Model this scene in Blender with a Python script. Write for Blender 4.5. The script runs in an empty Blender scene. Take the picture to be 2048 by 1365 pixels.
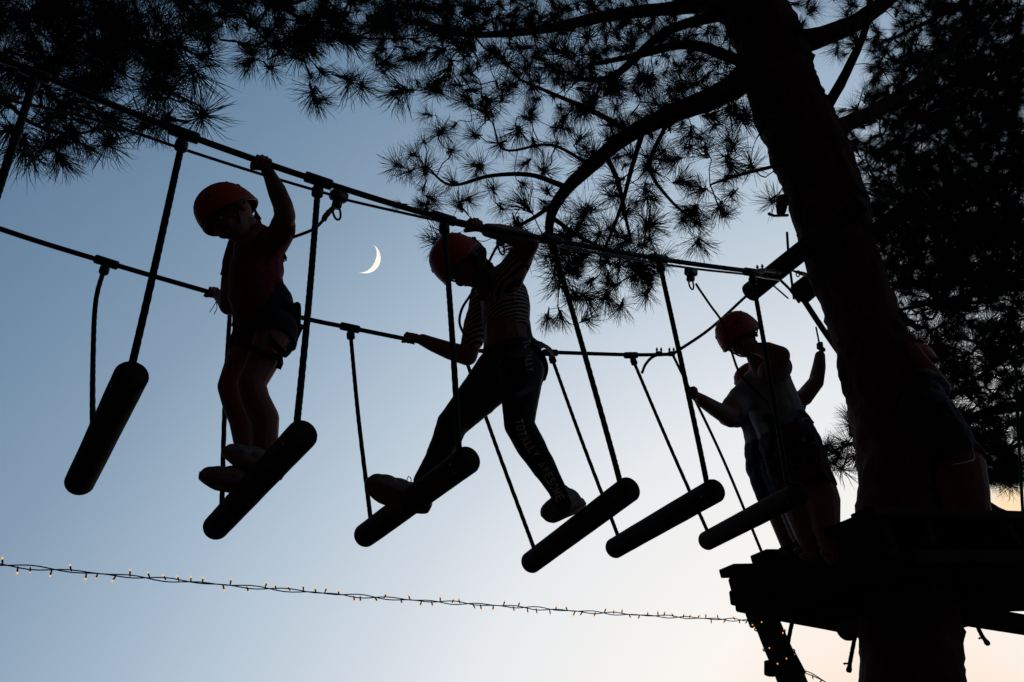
import bpy, bmesh, math, random
import numpy as np
from mathutils import Vector, Matrix
from mathutils.bvhtree import BVHTree
rnd = random.Random(7)
SC = bpy.context.scene
COL = SC.collection

# ------------------------------------------------------------------ camera
FPX, TH, RO, S = 1600.0, math.radians(28.8), math.radians(-9.7), 1.15
CAM = Vector((0, 0, 1.6))
Xv = Vector((1, 0, 0)); F = Vector((0, math.cos(TH), math.sin(TH))); U = Vector((0, -math.sin(TH), math.cos(TH)))
RIGHT = Xv*math.cos(RO) + U*math.sin(RO)
UP = -Xv*math.sin(RO) + U*math.cos(RO)
cd = bpy.data.cameras.new('camera'); cam = bpy.data.objects.new('camera', cd); COL.objects.link(cam)
cd.sensor_width = 36; cd.lens = 36*FPX/2048; cd.clip_start = .05; cd.clip_end = 3000
m3 = Matrix((RIGHT, UP, -F)).transposed()
cam.matrix_world = Matrix.Translation(CAM) @ m3.to_4x4()
SC.camera = cam

# ------------------------------------------------------------------ dusk sky
world = bpy.data.worlds.new('World'); SC.world = world; world.use_nodes = True
nt = world.node_tree; nt.nodes.clear()
def wn(t, **k):
    n = nt.nodes.new(t)
    for a, b in k.items(): setattr(n, a, b)
    return n
out = wn('ShaderNodeOutputWorld'); bg = wn('ShaderNodeBackground'); nt.links.new(bg.outputs[0], out.inputs[0])
tc = wn('ShaderNodeTexCoord'); nrm = wn('ShaderNodeVectorMath', operation='NORMALIZE'); nt.links.new(tc.outputs['Generated'], nrm.inputs[0])
SUN_AZ = math.radians(19)
GLOW = Vector((math.sin(SUN_AZ)*math.cos(math.radians(-3)), math.cos(SUN_AZ)*math.cos(math.radians(-3)), math.sin(math.radians(-3))))
dt = wn('ShaderNodeVectorMath', operation='DOT_PRODUCT'); nt.links.new(nrm.outputs[0], dt.inputs[0]); dt.inputs[1].default_value = GLOW
sep = wn('ShaderNodeSeparateXYZ'); nt.links.new(nrm.outputs[0], sep.inputs[0])
ac = wn('ShaderNodeMath', operation='ARCCOSINE'); nt.links.new(dt.outputs['Value'], ac.inputs[0])          # angle from the sunset point
asn = wn('ShaderNodeMath', operation='ARCSINE'); nt.links.new(sep.outputs['Z'], asn.inputs[0])             # elevation
mz = wn('ShaderNodeMath', operation='MULTIPLY_ADD'); nt.links.new(asn.outputs[0], mz.inputs[0]); mz.inputs[1].default_value = .1155; mz.inputs[2].default_value = .036
sm = wn('ShaderNodeMath', operation='MULTIPLY_ADD'); nt.links.new(ac.outputs[0], sm.inputs[0]); sm.inputs[1].default_value = .428; nt.links.new(mz.outputs[0], sm.inputs[2])
dv = sm
def lin(c): return tuple(((v/255)/12.92 if v/255 <= .04045 else ((v/255+.055)/1.055)**2.4) for v in c)
ramp = wn('ShaderNodeValToRGB'); nt.links.new(dv.outputs[0], ramp.inputs[0])
el = ramp.color_ramp.elements
stops = [(0, (255, 220, 190)), (.085, (254, 235, 219)), (.14, (251, 247, 242)), (.25, (232, 235, 238)), (.30, (212, 220, 229)), (.36, (189, 204, 217)), (.425, (163, 183, 203)),
         (.49, (136, 159, 182)), (.565, (112, 140, 167)), (.64, (92, 120, 149)), (.71, (60, 76, 98)), (.80, (44, 46, 56)), (1, (32, 27, 29))]
el[0].position = stops[0][0]; el[0].color = (*lin(stops[0][1]), 1)
el[1].position = stops[-1][0]; el[1].color = (*lin(stops[-1][1]), 1)
for p, c in stops[1:-1]:
    e = el.new(p); e.color = (*lin(c), 1)

def ray0(px, py): return (F + RIGHT*((px-1024)/FPX) + UP*((682.5-py)/FPX)).normalized()
# one small sunlit cloud low in the sky
cdt = wn('ShaderNodeVectorMath', operation='DISTANCE'); nt.links.new(nrm.outputs[0], cdt.inputs[0]); cdt.inputs[1].default_value = ray0(2035, 1030)
cn = wn('ShaderNodeTexNoise'); cn.inputs['Scale'].default_value = 26; cn.inputs['Detail'].default_value = 6; nt.links.new(nrm.outputs[0], cn.inputs['Vector'])
cm = wn('ShaderNodeMapRange'); cm.inputs['From Min'].default_value = .045; cm.inputs['From Max'].default_value = .012; nt.links.new(cdt.outputs['Value'], cm.inputs['Value'])
cp = wn('ShaderNodeMath', operation='MULTIPLY'); nt.links.new(cm.outputs[0], cp.inputs[0]); nt.links.new(cn.outputs[0], cp.inputs[1])
cr = wn('ShaderNodeMapRange'); cr.inputs['From Min'].default_value = .12; cr.inputs['From Max'].default_value = .36; nt.links.new(cp.outputs[0], cr.inputs['Value'])
mx = wn('ShaderNodeMix', data_type='RGBA'); nt.links.new(cr.outputs[0], mx.inputs['Factor']); nt.links.new(ramp.outputs[0], mx.inputs['A']); mx.inputs['B'].default_value = (*lin((255, 226, 186)), 1)
nt.links.new(mx.outputs['Result'], bg.inputs[0]); bg.inputs[1].default_value = 1.0

sd = bpy.data.lights.new('sun', 'SUN'); so = bpy.data.objects.new('sun', sd); COL.objects.link(so)
sd.energy = .03; sd.angle = math.radians(8); sd.color = (1, .62, .38)
sdir = Vector((math.sin(SUN_AZ), math.cos(SUN_AZ), .06)); so.rotation_euler = sdir.to_track_quat('Z', 'Y').to_euler()
vs = SC.view_settings; vs.view_transform = 'Standard'; vs.look = 'None'; vs.gamma = 1; vs.exposure = 0; vs.use_curve_mapping = False

# ------------------------------------------------------------------ positions
A2 = Vector((-1.28, 2.06)); B2 = Vector((.88, 3.5)); d2 = (B2-A2).normalized(); n2 = Vector((d2.y, -d2.x))
D = Vector((d2.x, d2.y, 0)); N = Vector((n2.x, n2.y, 0)); Z = Vector((0, 0, 1))      # along the bridge, towards the viewer's side, up
def ray(px, py): return F + RIGHT*((px-1024)/FPX) + UP*((682.5-py)/FPX)
def K(px, py, off=0.):            # on the upright plane running along the bridge, off metres to its near side
    r = ray(px, py); t = (n2.dot(A2)+off)/(n2.x*r.x+n2.y*r.y); return CAM + r*(t*S)
def H(px, py, h):                 # on a level plane
    r = ray(px, py); return CAM + r*(h/r.z*S)
def Y(px, py, y):                 # at a distance
    r = ray(px, py); return CAM + r*(y/r.y*S)
def R(P, rp): return rp*(P-CAM).dot(F)/FPX     # real radius of something rp pixels in radius at P
def BP(s, o, h): return CAM + Vector((A2.x+d2.x*s+n2.x*o, A2.y+d2.y*s+n2.y*o, h))*S

# ------------------------------------------------------------------ materials
MATS = {}
def mat(name, col, rough=.8, bump=0, scale=30, var=.25, metal=0, stretch=(1, 1, 1), spec=.3, col2=None):
    if name in MATS: return MATS[name]
    m = bpy.data.materials.new(name); m.use_nodes = True; t = m.node_tree; b = t.nodes['Principled BSDF']
    b.inputs['Roughness'].default_value = rough; b.inputs['Metallic'].default_value = metal
    b.inputs['Specular IOR Level'].default_value = spec
    c = t.nodes.new('ShaderNodeTexCoord'); mp = t.nodes.new('ShaderNodeMapping'); mp.inputs['Scale'].default_value = stretch
    nz = t.nodes.new('ShaderNodeTexNoise'); nz.inputs['Scale'].default_value = scale; nz.inputs['Detail'].default_value = 6
    t.links.new(c.outputs['Object'], mp.inputs[0]); t.links.new(mp.outputs[0], nz.inputs['Vector'])
    r = t.nodes.new('ShaderNodeValToRGB'); c2 = col2 or tuple(v*(1-var) for v in col)
    r.color_ramp.elements[0].position = .3; r.color_ramp.elements[0].color = (*c2, 1)
    r.color_ramp.elements[1].position = .7; r.color_ramp.elements[1].color = (*(v*(1+var*.5) for v in col), 1)
    t.links.new(nz.outputs[0], r.inputs[0]); t.links.new(r.outputs[0], b.inputs['Base Color'])
    if bump:
        bp = t.nodes.new('ShaderNodeBump'); bp.inputs['Strength'].default_value = bump; bp.inputs['Distance'].default_value = .01
        t.links.new(nz.outputs[0], bp.inputs['Height']); t.links.new(bp.outputs[0], b.inputs['Normal'])
    MATS[name] = m; return m
BARK = mat('bark', (.085, .035, .022), .95, 1.0, 22, .5, stretch=(1, 1, .25), spec=.1)
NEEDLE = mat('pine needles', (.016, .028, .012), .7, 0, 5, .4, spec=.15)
WOOD = mat('weathered log wood', (.045, .022, .015), .9, .5, 18, .4, stretch=(1, 1, 1), spec=.15)
PLANK = mat('dark plank wood', (.022, .014, .01), .9, .5, 14, .4, spec=.1)
ROPE = mat('green rope', (.008, .045, .024), .8, 0, 60, .4, spec=.15)
BROPE = mat('black rope', (.008, .01, .009), .8, 0, 60, .3, spec=.15)
STEEL = mat('galvanised steel', (.09, .09, .09), .45, .1, 40, .3, metal=.7)
CABLE = mat('dark cable sheath', (.018, .018, .018), .65, 0, 40, .3)
PLASTIC = mat('black plastic', (.012, .014, .014), .5, 0, 40, .2)
SKIN = mat('skin', (.27, .105, .07), .65, 0, 12, .12, spec=.15)
HAIR = mat('dark hair', (.012, .008, .006), .6, .3, 60, .4)
RED = mat('red helmet shell', (.42, .028, .006), .5, 0, 8, .12, spec=.2)
ORANGE = mat('orange helmet shell', (.5, .05, .009), .5, 0, 8, .12, spec=.2)
DARK = mat('black webbing', (.008, .008, .009), .8, 0, 30, .2)
TEE = mat('red cotton', (.2, .016, .03), .9, .2, 25, .25)
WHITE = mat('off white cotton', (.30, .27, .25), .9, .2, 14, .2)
DENIM = mat('dark shorts cloth', (.012, .012, .018), .9, .2, 20, .3)
BLACK = mat('black stretch cloth', (.006, .006, .007), .8, .1, 20, .3)
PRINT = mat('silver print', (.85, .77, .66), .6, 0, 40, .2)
SHOE = mat('grey shoe cloth', (.26, .22, .19), .8, .2, 50, .4)
SOLE = mat('rubber sole', (.2, .13, .09), .7, .2, 50, .3)
LIME = mat('lime shoe cloth', (.12, .26, .03), .7, 0, 20, .3)
YEL = mat('yellow rope sleeve', (.3, .17, .02), .8, .3, 80, .5)
TRIM = mat('white trim', (.5, .47, .44), .8, 0, 20, .1)
# t-shirt with narrow light bands
def banded(name, c1, c2, scale):
    m = mat(name, c1, .9, .1, 20, .2); t = m.node_tree; b = t.nodes['Principled BSDF']
    tcn = t.nodes.new('ShaderNodeTexCoord'); mp = t.nodes.new('ShaderNodeMapping'); mp.inputs['Rotation'].default_value = (.12, .25, 0)
    w = t.nodes.new('ShaderNodeTexWave'); w.bands_direction = 'Z'; w.inputs['Scale'].default_value = scale; w.inputs['Distortion'].default_value = 1.2
    w.inputs['Detail Scale'].default_value = .6
    r = t.nodes.new('ShaderNodeValToRGB'); r.color_ramp.elements[0].position = .5; r.color_ramp.elements[0].color = (*c1, 1)
    r.color_ramp.elements[1].position = .62; r.color_ramp.elements[1].color = (*c2, 1)
    t.links.new(tcn.outputs['Object'], mp.inputs[0]); t.links.new(mp.outputs[0], w.inputs[0]); t.links.new(w.outputs[0], r.inputs[0]); t.links.new(r.outputs[0], b.inputs['Base Color'])
    return m
STRIPE = banded('striped knit', (.045, .012, .01), (.5, .36, .28), 16)
def patched(name, c1, c2, scale):
    m = mat(name, c1, .9, .1, 20, .2); t = m.node_tree; b = t.nodes['Principled BSDF']
    tcn = t.nodes.new('ShaderNodeTexCoord'); v = t.nodes.new('ShaderNodeTexVoronoi'); v.inputs['Scale'].default_value = scale
    r = t.nodes.new('ShaderNodeValToRGB'); r.color_ramp.interpolation = 'CONSTANT'; r.color_ramp.elements[0].color = (*c2, 1)
    r.color_ramp.elements[1].position = .38; r.color_ramp.elements[1].color = (*c1, 1)
    t.links.new(tcn.outputs['Object'], v.inputs['Vector']); t.links.new(v.outputs['Distance'], r.inputs[0]); t.links.new(r.outputs[0], b.inputs['Base Color'])
    return m
PATT = patched('patterned shorts cloth', (.02, .008, .01), (.16, .02, .02), 26)
GLOWM = bpy.data.materials.new('warm bulb'); GLOWM.use_nodes = True
b_ = GLOWM.node_tree.nodes['Principled BSDF']; b_.inputs['Base Color'].default_value = (1, .6, .2, 1)
b_.inputs['Emission Color'].default_value = (1, .52, .16, 1); b_.inputs['Emission Strength'].default_value = 1.0
MOONM = bpy.data.materials.new('moonlight'); MOONM.use_nodes = True
tt = MOONM.node_tree; b_ = tt.nodes['Principled BSDF']; b_.inputs['Base Color'].default_value = (0, 0, 0, 1); b_.inputs['Roughness'].default_value = 1
nz = tt.nodes.new('ShaderNodeTexNoise'); nz.inputs['Scale'].default_value = .6; nz.inputs['Detail'].default_value = 5
rr = tt.nodes.new('ShaderNodeValToRGB'); rr.color_ramp.elements[0].position = .3; rr.color_ramp.elements[0].color = (.72, .62, .5, 1); rr.color_ramp.elements[1].position = .6; rr.color_ramp.elements[1].color = (1, .95, .88, 1)
tt.links.new(nz.outputs[0], rr.inputs[0]); tt.links.new(rr.outputs[0], b_.inputs['Emission Color']); b_.inputs['Emission Strength'].default_value = 1.3

# ------------------------------------------------------------------ object helpers
def link(name, me, m=None, parent=None, **props):
    if m and not me.materials: me.materials.append(m)
    o = bpy.data.objects.new(name, me); COL.objects.link(o)
    if parent: o.parent = parent
    for k, v in props.items(): o[k] = v
    return o
def from_bm(name, bm, m=None, parent=None, smooth=True, **props):
    bmesh.ops.recalc_face_normals(bm, faces=bm.faces)
    me = bpy.data.meshes.new(name); bm.to_mesh(me); bm.free()
    if smooth: me.shade_smooth()
    return link(name, me, m, parent, **props)
def thing(name, label, cat, loc=None, group=None):
    o = bpy.data.objects.new(name, None); COL.objects.link(o); o['label'] = label; o['category'] = cat
    o.empty_display_size = .1
    if group: o['group'] = group
    return o
def settle(root, loc):
    """put the Empty at the thing's base without moving its parts"""
    loc = Vector(loc)
    for c in root.children: c.location = c.location - loc
    root.location = loc
def tag(o, label, cat, group=None):
    o['label'] = label; o['category'] = cat
    if group: o['group'] = group
    return o
def frame(t):
    t = t.normalized(); a = Z if abs(t.z) < .9 else Xv
    u = t.cross(a).normalized(); return u, t.cross(u).normalized()
def tube(bm, pts, rad, n=8, caps=True, lobes=0, twist=0, amp=.12, squash=None, jitter=0):
    """loft through pts; rad a number or list"""
    pts = [Vector(p) for p in pts]; k = len(pts)
    rs = rad if isinstance(rad, (list, tuple)) else [rad]*k
    u = None; rings = []; L = 0
    for i, p in enumerate(pts):
        t = (pts[min(i+1, k-1)]-pts[max(i-1, 0)])
        if t.length < 1e-9: t = Z.copy()
        t.normalize()
        if u is None: u, _ = frame(t)
        u = (u - t*u.dot(t)); u = u.normalized() if u.length > 1e-6 else frame(t)[0]
        v = t.cross(u)
        if i: L += (pts[i]-pts[i-1]).length
        ring = []
        for j in range(n):
            a = 2*math.pi*j/n; rr_ = rs[i]
            if lobes: rr_ *= 1 - amp + 2*amp*abs(math.cos(lobes/2*(a - twist*L)))
            if jitter: rr_ *= 1 + rnd.uniform(-jitter, jitter)
            ring.append(bm.verts.new(p + u*math.cos(a)*rr_ + v*math.sin(a)*rr_))
        rings.append(ring)
    for a, b in zip(rings, rings[1:]):
        for j in range(n): bm.faces.new((a[j], a[(j+1) % n], b[(j+1) % n], b[j]))
    if caps:
        bm.faces.new(rings[0][::-1]); bm.faces.new(rings[-1])
    return rings
def smoothpath(pts, step):
    """Catmull-Rom through pts resampled about every step metres"""
    P = [Vector(p) for p in pts]; P = [2*P[0]-P[1]] + P + [2*P[-1]-P[-2]]; out_ = []
    for i in range(1, len(P)-2):
        n = max(1, int((P[i+1]-P[i]).length/step))
        for j in range(n):
            t = j/n; a, b, c, e = P[i-1], P[i], P[i+1], P[i+2]
            out_.append(.5*((2*b)+(c-a)*t+(2*a-5*b+4*c-e)*t*t+(3*b-a-3*c+e)*t**3))
    out_.append(P[-2]); return out_
def rope_bm(pts, r, step=.012):
    bm = bmesh.new(); tube(bm, smoothpath(pts, step), r, 9, lobes=3, twist=2.2/r*.55, amp=.07); return bm
def boxbm(bm, c, ax, ay, az, bev=0):
    """box from centre and three half-axes"""
    vs_ = [bm.verts.new(c + ax*i + ay*j + az*k) for i in (-1, 1) for j in (-1, 1) for k in (-1, 1)]
    fs = [bm.faces.new([vs_[q] for q in f]) for f in ((0, 1, 3, 2), (4, 6, 7, 5), (0, 4, 5, 1), (2, 3, 7, 6), (0, 2, 6, 4), (1, 5, 7, 3))]
    if bev:
        es = list({e for f in fs for e in f.edges}); bmesh.ops.bevel(bm, geom=es, offset=bev, segments=2, affect='EDGES')
def ball(bm, c, ax, ay=None, az=None, seg=14, rings=9):
    if ay is None: ax, ay, az = Vector((ax, 0, 0)), Vector((0, ax, 0)), Vector((0, 0, ax))
    top = bm.verts.new(c+az); bot = bm.verts.new(c-az); rows = []
    for i in range(1, rings):
        e = math.pi*i/rings; z_ = az*math.cos(e); q = math.sin(e)
        rows.append([bm.verts.new(c + z_ + ax*(q*math.cos(2*math.pi*j/seg)) + ay*(q*math.sin(2*math.pi*j/seg))) for j in range(seg)])
    flip = ax.cross(ay).dot(az) < 0
    def fc(*v): bm.faces.new(v[::-1] if flip else v)
    for j in range(seg):
        k = (j+1) % seg; fc(top, rows[0][j], rows[0][k]); fc(bot, rows[-1][k], rows[-1][j])
        for a, b in zip(rows, rows[1:]): fc(a[j], b[j], b[k], a[k])
def cone(bm, a, ra, b, rb, n=14):
    """round-ended tapered limb"""
    ball(bm, a, ra); ball(bm, b, rb); t = (b-a)
    if t.length < 1e-5: return
    tube(bm, [a, b], [ra, rb], n)
WORK = bpy.data.scenes.new('work')      # side scene for growing skins quickly, removed at the end
def remesh(bm, voxel, sm=2, fac=.5):
    me = bpy.data.meshes.new('tmp'); bm.to_mesh(me); bm.free()
    o = bpy.data.objects.new('tmp', me); WORK.collection.objects.link(o)
    r = o.modifiers.new('r', 'REMESH'); r.mode = 'VOXEL'; r.voxel_size = voxel
    if sm:
        s = o.modifiers.new('s', 'SMOOTH'); s.iterations = sm; s.factor = fac
    vl_ = WORK.view_layers[0]; vl_.update(); dg = vl_.depsgraph
    me2 = bpy.data.meshes.new_from_object(o.evaluated_get(dg)); bpy.data.objects.remove(o); bpy.data.meshes.remove(me)
    me2.shade_smooth(); return me2
def cut(me, co, no, rad=None):
    """cut cloth off beyond a plane (only within rad of co) and close it"""
    bm = bmesh.new(); bm.from_mesh(me); co = Vector(co)
    fs = [f for f in bm.faces if rad is None or (f.calc_center_median()-co).length < rad]
    vs_ = {v for f in fs for v in f.verts}; es = {e for f in fs for e in f.edges}
    r = bmesh.ops.bisect_plane(bm, geom=list(vs_)+list(es)+fs, plane_co=co, plane_no=no, dist=1e-5)
    dead = [v for v in bm.verts if (rad is None or (v.co-co).length < rad*1.02) and (v.co-co).dot(no) > 2e-5]
    bmesh.ops.delete(bm, geom=dead, context='VERTS')
    ed = [e for e in bm.edges if e.is_boundary]
    if ed:
        try: bmesh.ops.holes_fill(bm, edges=ed)
        except Exception: pass
    bm.to_mesh(me); bm.free(); me.shade_smooth(); return me

# ================================================================== ground
bm = bmesh.new()
bmesh.ops.create_grid(bm, x_segments=60, y_segments=60, size=400)
for v in bm.verts: v.co.z = 0.05*math.sin(v.co.x*.3)*math.cos(v.co.y*.27) if v.co.length < 120 else 0
from_bm('ground', bm, mat('needle covered forest floor', (.05, .042, .025), .95, .4, 3, .4), kind='structure')

# ================================================================== pines
def bark_tube(pts, rs, n=22, step=.04, rough=.06, seed=1):
    """trunk or limb with furrowed plates"""
    rg = random.Random(seed); P = smoothpath([Vector(p) for p in pts], step)
    # interpolate radii along the path
    cum = [0]
    for a, b in zip(P, P[1:]): cum.append(cum[-1]+(b-a).length)
    kc = [0]
    for a, b in zip(pts, pts[1:]): kc.append(kc[-1]+(Vector(b)-Vector(a)).length)
    rad = np.interp(np.array(cum)*kc[-1]/max(cum[-1], 1e-6), kc, rs)
    bm = bmesh.new(); rings = tube(bm, P, [float(r) for r in rad], n)
    from mathutils import noise
    for i, ring in enumerate(rings):
        c = P[i]
        for j, v in enumerate(ring):
            a = 2*math.pi*j/n; q = Vector((math.cos(a)*2.6+seed, math.sin(a)*2.6, cum[i]*4))
            q2 = Vector((math.cos(a)*6+seed, math.sin(a)*6, cum[i]*11))
            q3 = Vector((math.cos(a)*14+seed, math.sin(a)*14, cum[i]*26)); f_ = 1 + rough*(noise.noise(q)*1.1 + abs(noise.noise(q2))*1.1 + (max(0, noise.noise(q3)-.12))*1.1 - .3)
            v.co = c + (v.co-c)*f_
    return bm

# shared needle tufts: shoots with long needles
def tuft_data(seed, n, L, back, lean=False):
    rg = random.Random(seed); V = []; Fc = []
    for i in range(n):
        z = rg.uniform(0, 1); base = Vector((rg.gauss(0, .003), rg.gauss(0, .003), -.06*z))
        th_ = math.acos(rg.uniform(math.cos(math.radians(back)), .98)); ph = rg.uniform(0, 6.283)
        dr = Vector((math.sin(th_)*math.cos(ph), math.sin(th_)*math.sin(ph), math.cos(th_)))
        ln = L*rg.uniform(.65, 1.05); u, v = frame(dr); w = .0014
        bend = Vector((rg.uniform(-1, 1), rg.uniform(-1, 1), rg.uniform(-1, 1)))*ln*.11
        k = len(V)
        mid = base + dr*ln*.72 + bend; tip = base + dr*ln
        if lean:
            w2 = w*.95
            for j in range(3):
                a = j*2.094; V.append(base + (u*math.cos(a)+v*math.sin(a))*w2)
            V.append(mid + (tip-mid)*.9 + bend*.2)
            for j in range(3): Fc.append((k+j, k+(j+1) % 3, k+3))
            continue
        for j in range(3):
            a = j*2.094; V.append(base + (u*math.cos(a)+v*math.sin(a))*w)
        for j in range(3):
            a = j*2.094; V.append(mid + (u*math.cos(a)+v*math.sin(a))*w*.85)
        V.append(tip)
        for j in range(3):
            j2 = (j+1) % 3
            Fc.append((k+j, k+j2, k+3+j2)); Fc.append((k+j, k+3+j2, k+3+j)); Fc.append((k+3+j, k+3+j2, k+6))
    return np.array([tuple(v) for v in V]), np.array(Fc)
ANG = (52, 80, 100, 64, 90, 118)
VAR = [tuft_data(50+i, 84+10*(i % 4), .155, ANG[i % 6]) for i in range(9)]
LEAN = [tuft_data(50+i, 78+8*(i % 4), .155, ANG[i % 6], True) for i in range(9)]
VMESH = []
for i, (v, f_) in enumerate(VAR):
    me = bpy.data.meshes.new('needle_tuft'); me.from_pydata([tuple(q) for q in v], [], [tuple(int(z) for z in q) for q in f_]); me.materials.append(NEEDLE); VMESH.append(me)
def grow(root, seeds, tufts, parts_max, twig_r=.0022, scale=1., seed=3):
    """join tuft sites to the branches by crooked twigs, then hang a tuft of needles on each"""
    rg = random.Random(seed)
    nodes = [(Vector(p), None) for p in seeds]
    arr = np.array([tuple(p) for p in seeds]); order = []
    for t in tufts:
        order.append((float(np.min(np.linalg.norm(arr-np.array(tuple(t)), axis=1))), t))
    order.sort(key=lambda x: x[0])
    pos = [tuple(p) for p in seeds]; dist = [0.]*len(seeds); par = [None]*len(seeds)
    P = np.array(pos); Dd = np.array(dist); n0 = len(seeds)
    P = np.vstack([P, np.zeros((len(tufts), 3))]); Dd = np.concatenate([Dd, np.zeros(len(tufts))]); n = n0
    for _, t in order:
        q = np.array(tuple(t)); dd = np.linalg.norm(P[:n]-q, axis=1); j = int(np.argmin(dd + .25*Dd[:n]))
        P[n] = q; Dd[n] = Dd[j]+dd[j]; par.append(j); n += 1
    cnt = [1]*n
    for i in range(n-1, n0-1, -1): cnt[par[i]] += cnt[i]
    bm = bmesh.new(); items = []
    for i in range(n0, n):
        a = Vector(P[par[i]]); b = Vector(P[i]); L = (b-a).length
        sag = Vector((rg.uniform(-1, 1), rg.uniform(-1, 1), rg.uniform(-1.2, .5)))*L*.2
        sag2 = Vector((rg.uniform(-1, 1), rg.uniform(-1, 1), rg.uniform(-1, 1)))*L*.12
        p1 = a.lerp(b, .35)+sag; p2 = a.lerp(b, .7)+sag*.6+sag2
        r = twig_r*scale*(cnt[i]**.38); ra = r*1.15
        tube(bm, smoothpath([a, p1, p2, b], max(.03, L/6)), r, 4, caps=False)
        dr = (b-p2).normalized(); items.append((b, dr)); tube(bm, [b-dr*.07*scale, b-dr*.03*scale, b, b+dr*.012*scale], [.003*scale, .0065*scale, .006*scale, .002*scale], 5, caps=False)
    rg.shuffle(items); items.sort(key=lambda it: (it[0]-CAM).length)
    tw = from_bm('twigs', bm, BARK, root, kind='stuff')
    V = []; Fs = []; off = 0
    for i, (b, dr) in enumerate(items):
        dr = (dr + Vector((rg.uniform(-.5, .5), rg.uniform(-.5, .5), rg.uniform(-.5, .4)))).normalized()
        s = scale*(rg.uniform(.45, .8) if rg.random() < .25 else rg.uniform(.75, 1.18)); k = rg.randrange(len(VAR))
        M = Matrix.Translation(b) @ dr.to_track_quat('Z', 'Y').to_matrix().to_4x4() @ Matrix.Rotation(rg.uniform(0, 6.28), 4, 'Z') @ Matrix.Scale(s, 4)
        if i < parts_max:
            o = bpy.data.objects.new('needle_tuft', VMESH[k]); COL.objects.link(o); o.parent = root; o.matrix_local = M
        else:
            v, f_ = LEAN[k]; Mn = np.array(M); V.append(v @ Mn[:3, :3].T + Mn[:3, 3]); Fs.append(f_+off); off += len(v)
    if V:
        V = np.vstack(V); Fs = np.vstack(Fs); me = bpy.data.meshes.new('needles')
        me.vertices.add(len(V)); me.vertices.foreach_set('co', V.ravel().astype('f'))
        me.loops.add(len(Fs)*3); me.loops.foreach_set('vertex_index', Fs.ravel().astype('i'))
        me.polygons.add(len(Fs)); me.polygons.foreach_set('loop_start', np.arange(0, len(Fs)*3, 3, dtype='i')); me.update(calc_edges=True)
        link('needles', me, NEEDLE, root, kind='stuff')
def limb(root, pts, rs, seed=1, n=12, store=None):
    from_bm('branch', bark_tube(pts, rs, n, .05, .09, seed), BARK, root)
    if store is not None: store += smoothpath(pts, .12)
def scatter(rows, y0, yr, mult, rg, depth, cell=64, xs=(0, 2048)):
    """foliage density seen in the photograph, row by row; each site gets a distance of its own"""
    out_ = []
    for (r_, c0, line) in rows:
        for i, ch in enumerate(line):
            if not ch.isdigit() or ch == '0': continue
            k = int(ch)*mult; m_ = int(k)+(rg.random() < k-int(k))
            for _ in range(m_):
                px = (c0+i+rg.random())*cell; py = (r_+rg.random())*cell
                out_.append(depth(px, py, rg))
    return out_

# --- the big pine that carries the platform
pine = thing('pine_tree', 'big leaning pine passing through the platform, one thick branch arching left', 'pine tree')
tr = [(1826, 1700, 104, .02), (1824, 1480, 100, .02), (1822, 1300, 97, .02), (1800, 1120, 86, 0), (1795, 1000, 72, 0), (1793, 900, 77, 0), (1776, 800, 76, 0), (1746, 700, 69, 0), (1714, 600, 63, 0),
      (1678, 500, 70, 0), (1654, 400, 73, 0), (1615, 300, 73, 0), (1574, 200, 68, 0), (1545, 100, 64, 0), (1500, 0, 60, 0), (1455, -120, 54, 0), (1400, -300, 44, 0), (1330, -600, 28, 0)]
tp = [K(x, y, o) for x, y, r, o in tr]; trr = [R(p, t[2]) for p, t in zip(tp, tr)]
b0 = tp[0].copy(); tp = [Vector((b0.x-.02, b0.y, -.1)), Vector((b0.x-.01, b0.y, .5*b0.z))] + tp; trr = [trr[0]*1.35, trr[0]*1.1] + trr
from_bm('trunk', bark_tube(tp, trr, 40, .035, .1, 3), BARK, pine)
seedsA = [p for p in smoothpath(tp[12:], .2)]
YT = 4.3
arm = [(1500, 150, 30, 4.35), (1440, 190, 23, 4.3), (1340, 230, 19, 4.3), (1250, 275, 16, 4.35), (1190, 325, 14.5, 4.4), (1130, 382, 12.5, 4.45), (1103, 430, 10, 4.5), (1100, 480, 8, 4.55), (1120, 540, 4, 4.6)]
def px_limb(root, L, seed, store, n=12):
    P = [Y(x, y, yy) for x, y, r, yy in L]; limb(root, P, [R(p, l[2]) for p, l in zip(P, L)], seed, n, store)
px_limb(pine, arm, 5, seedsA, 16)
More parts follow.
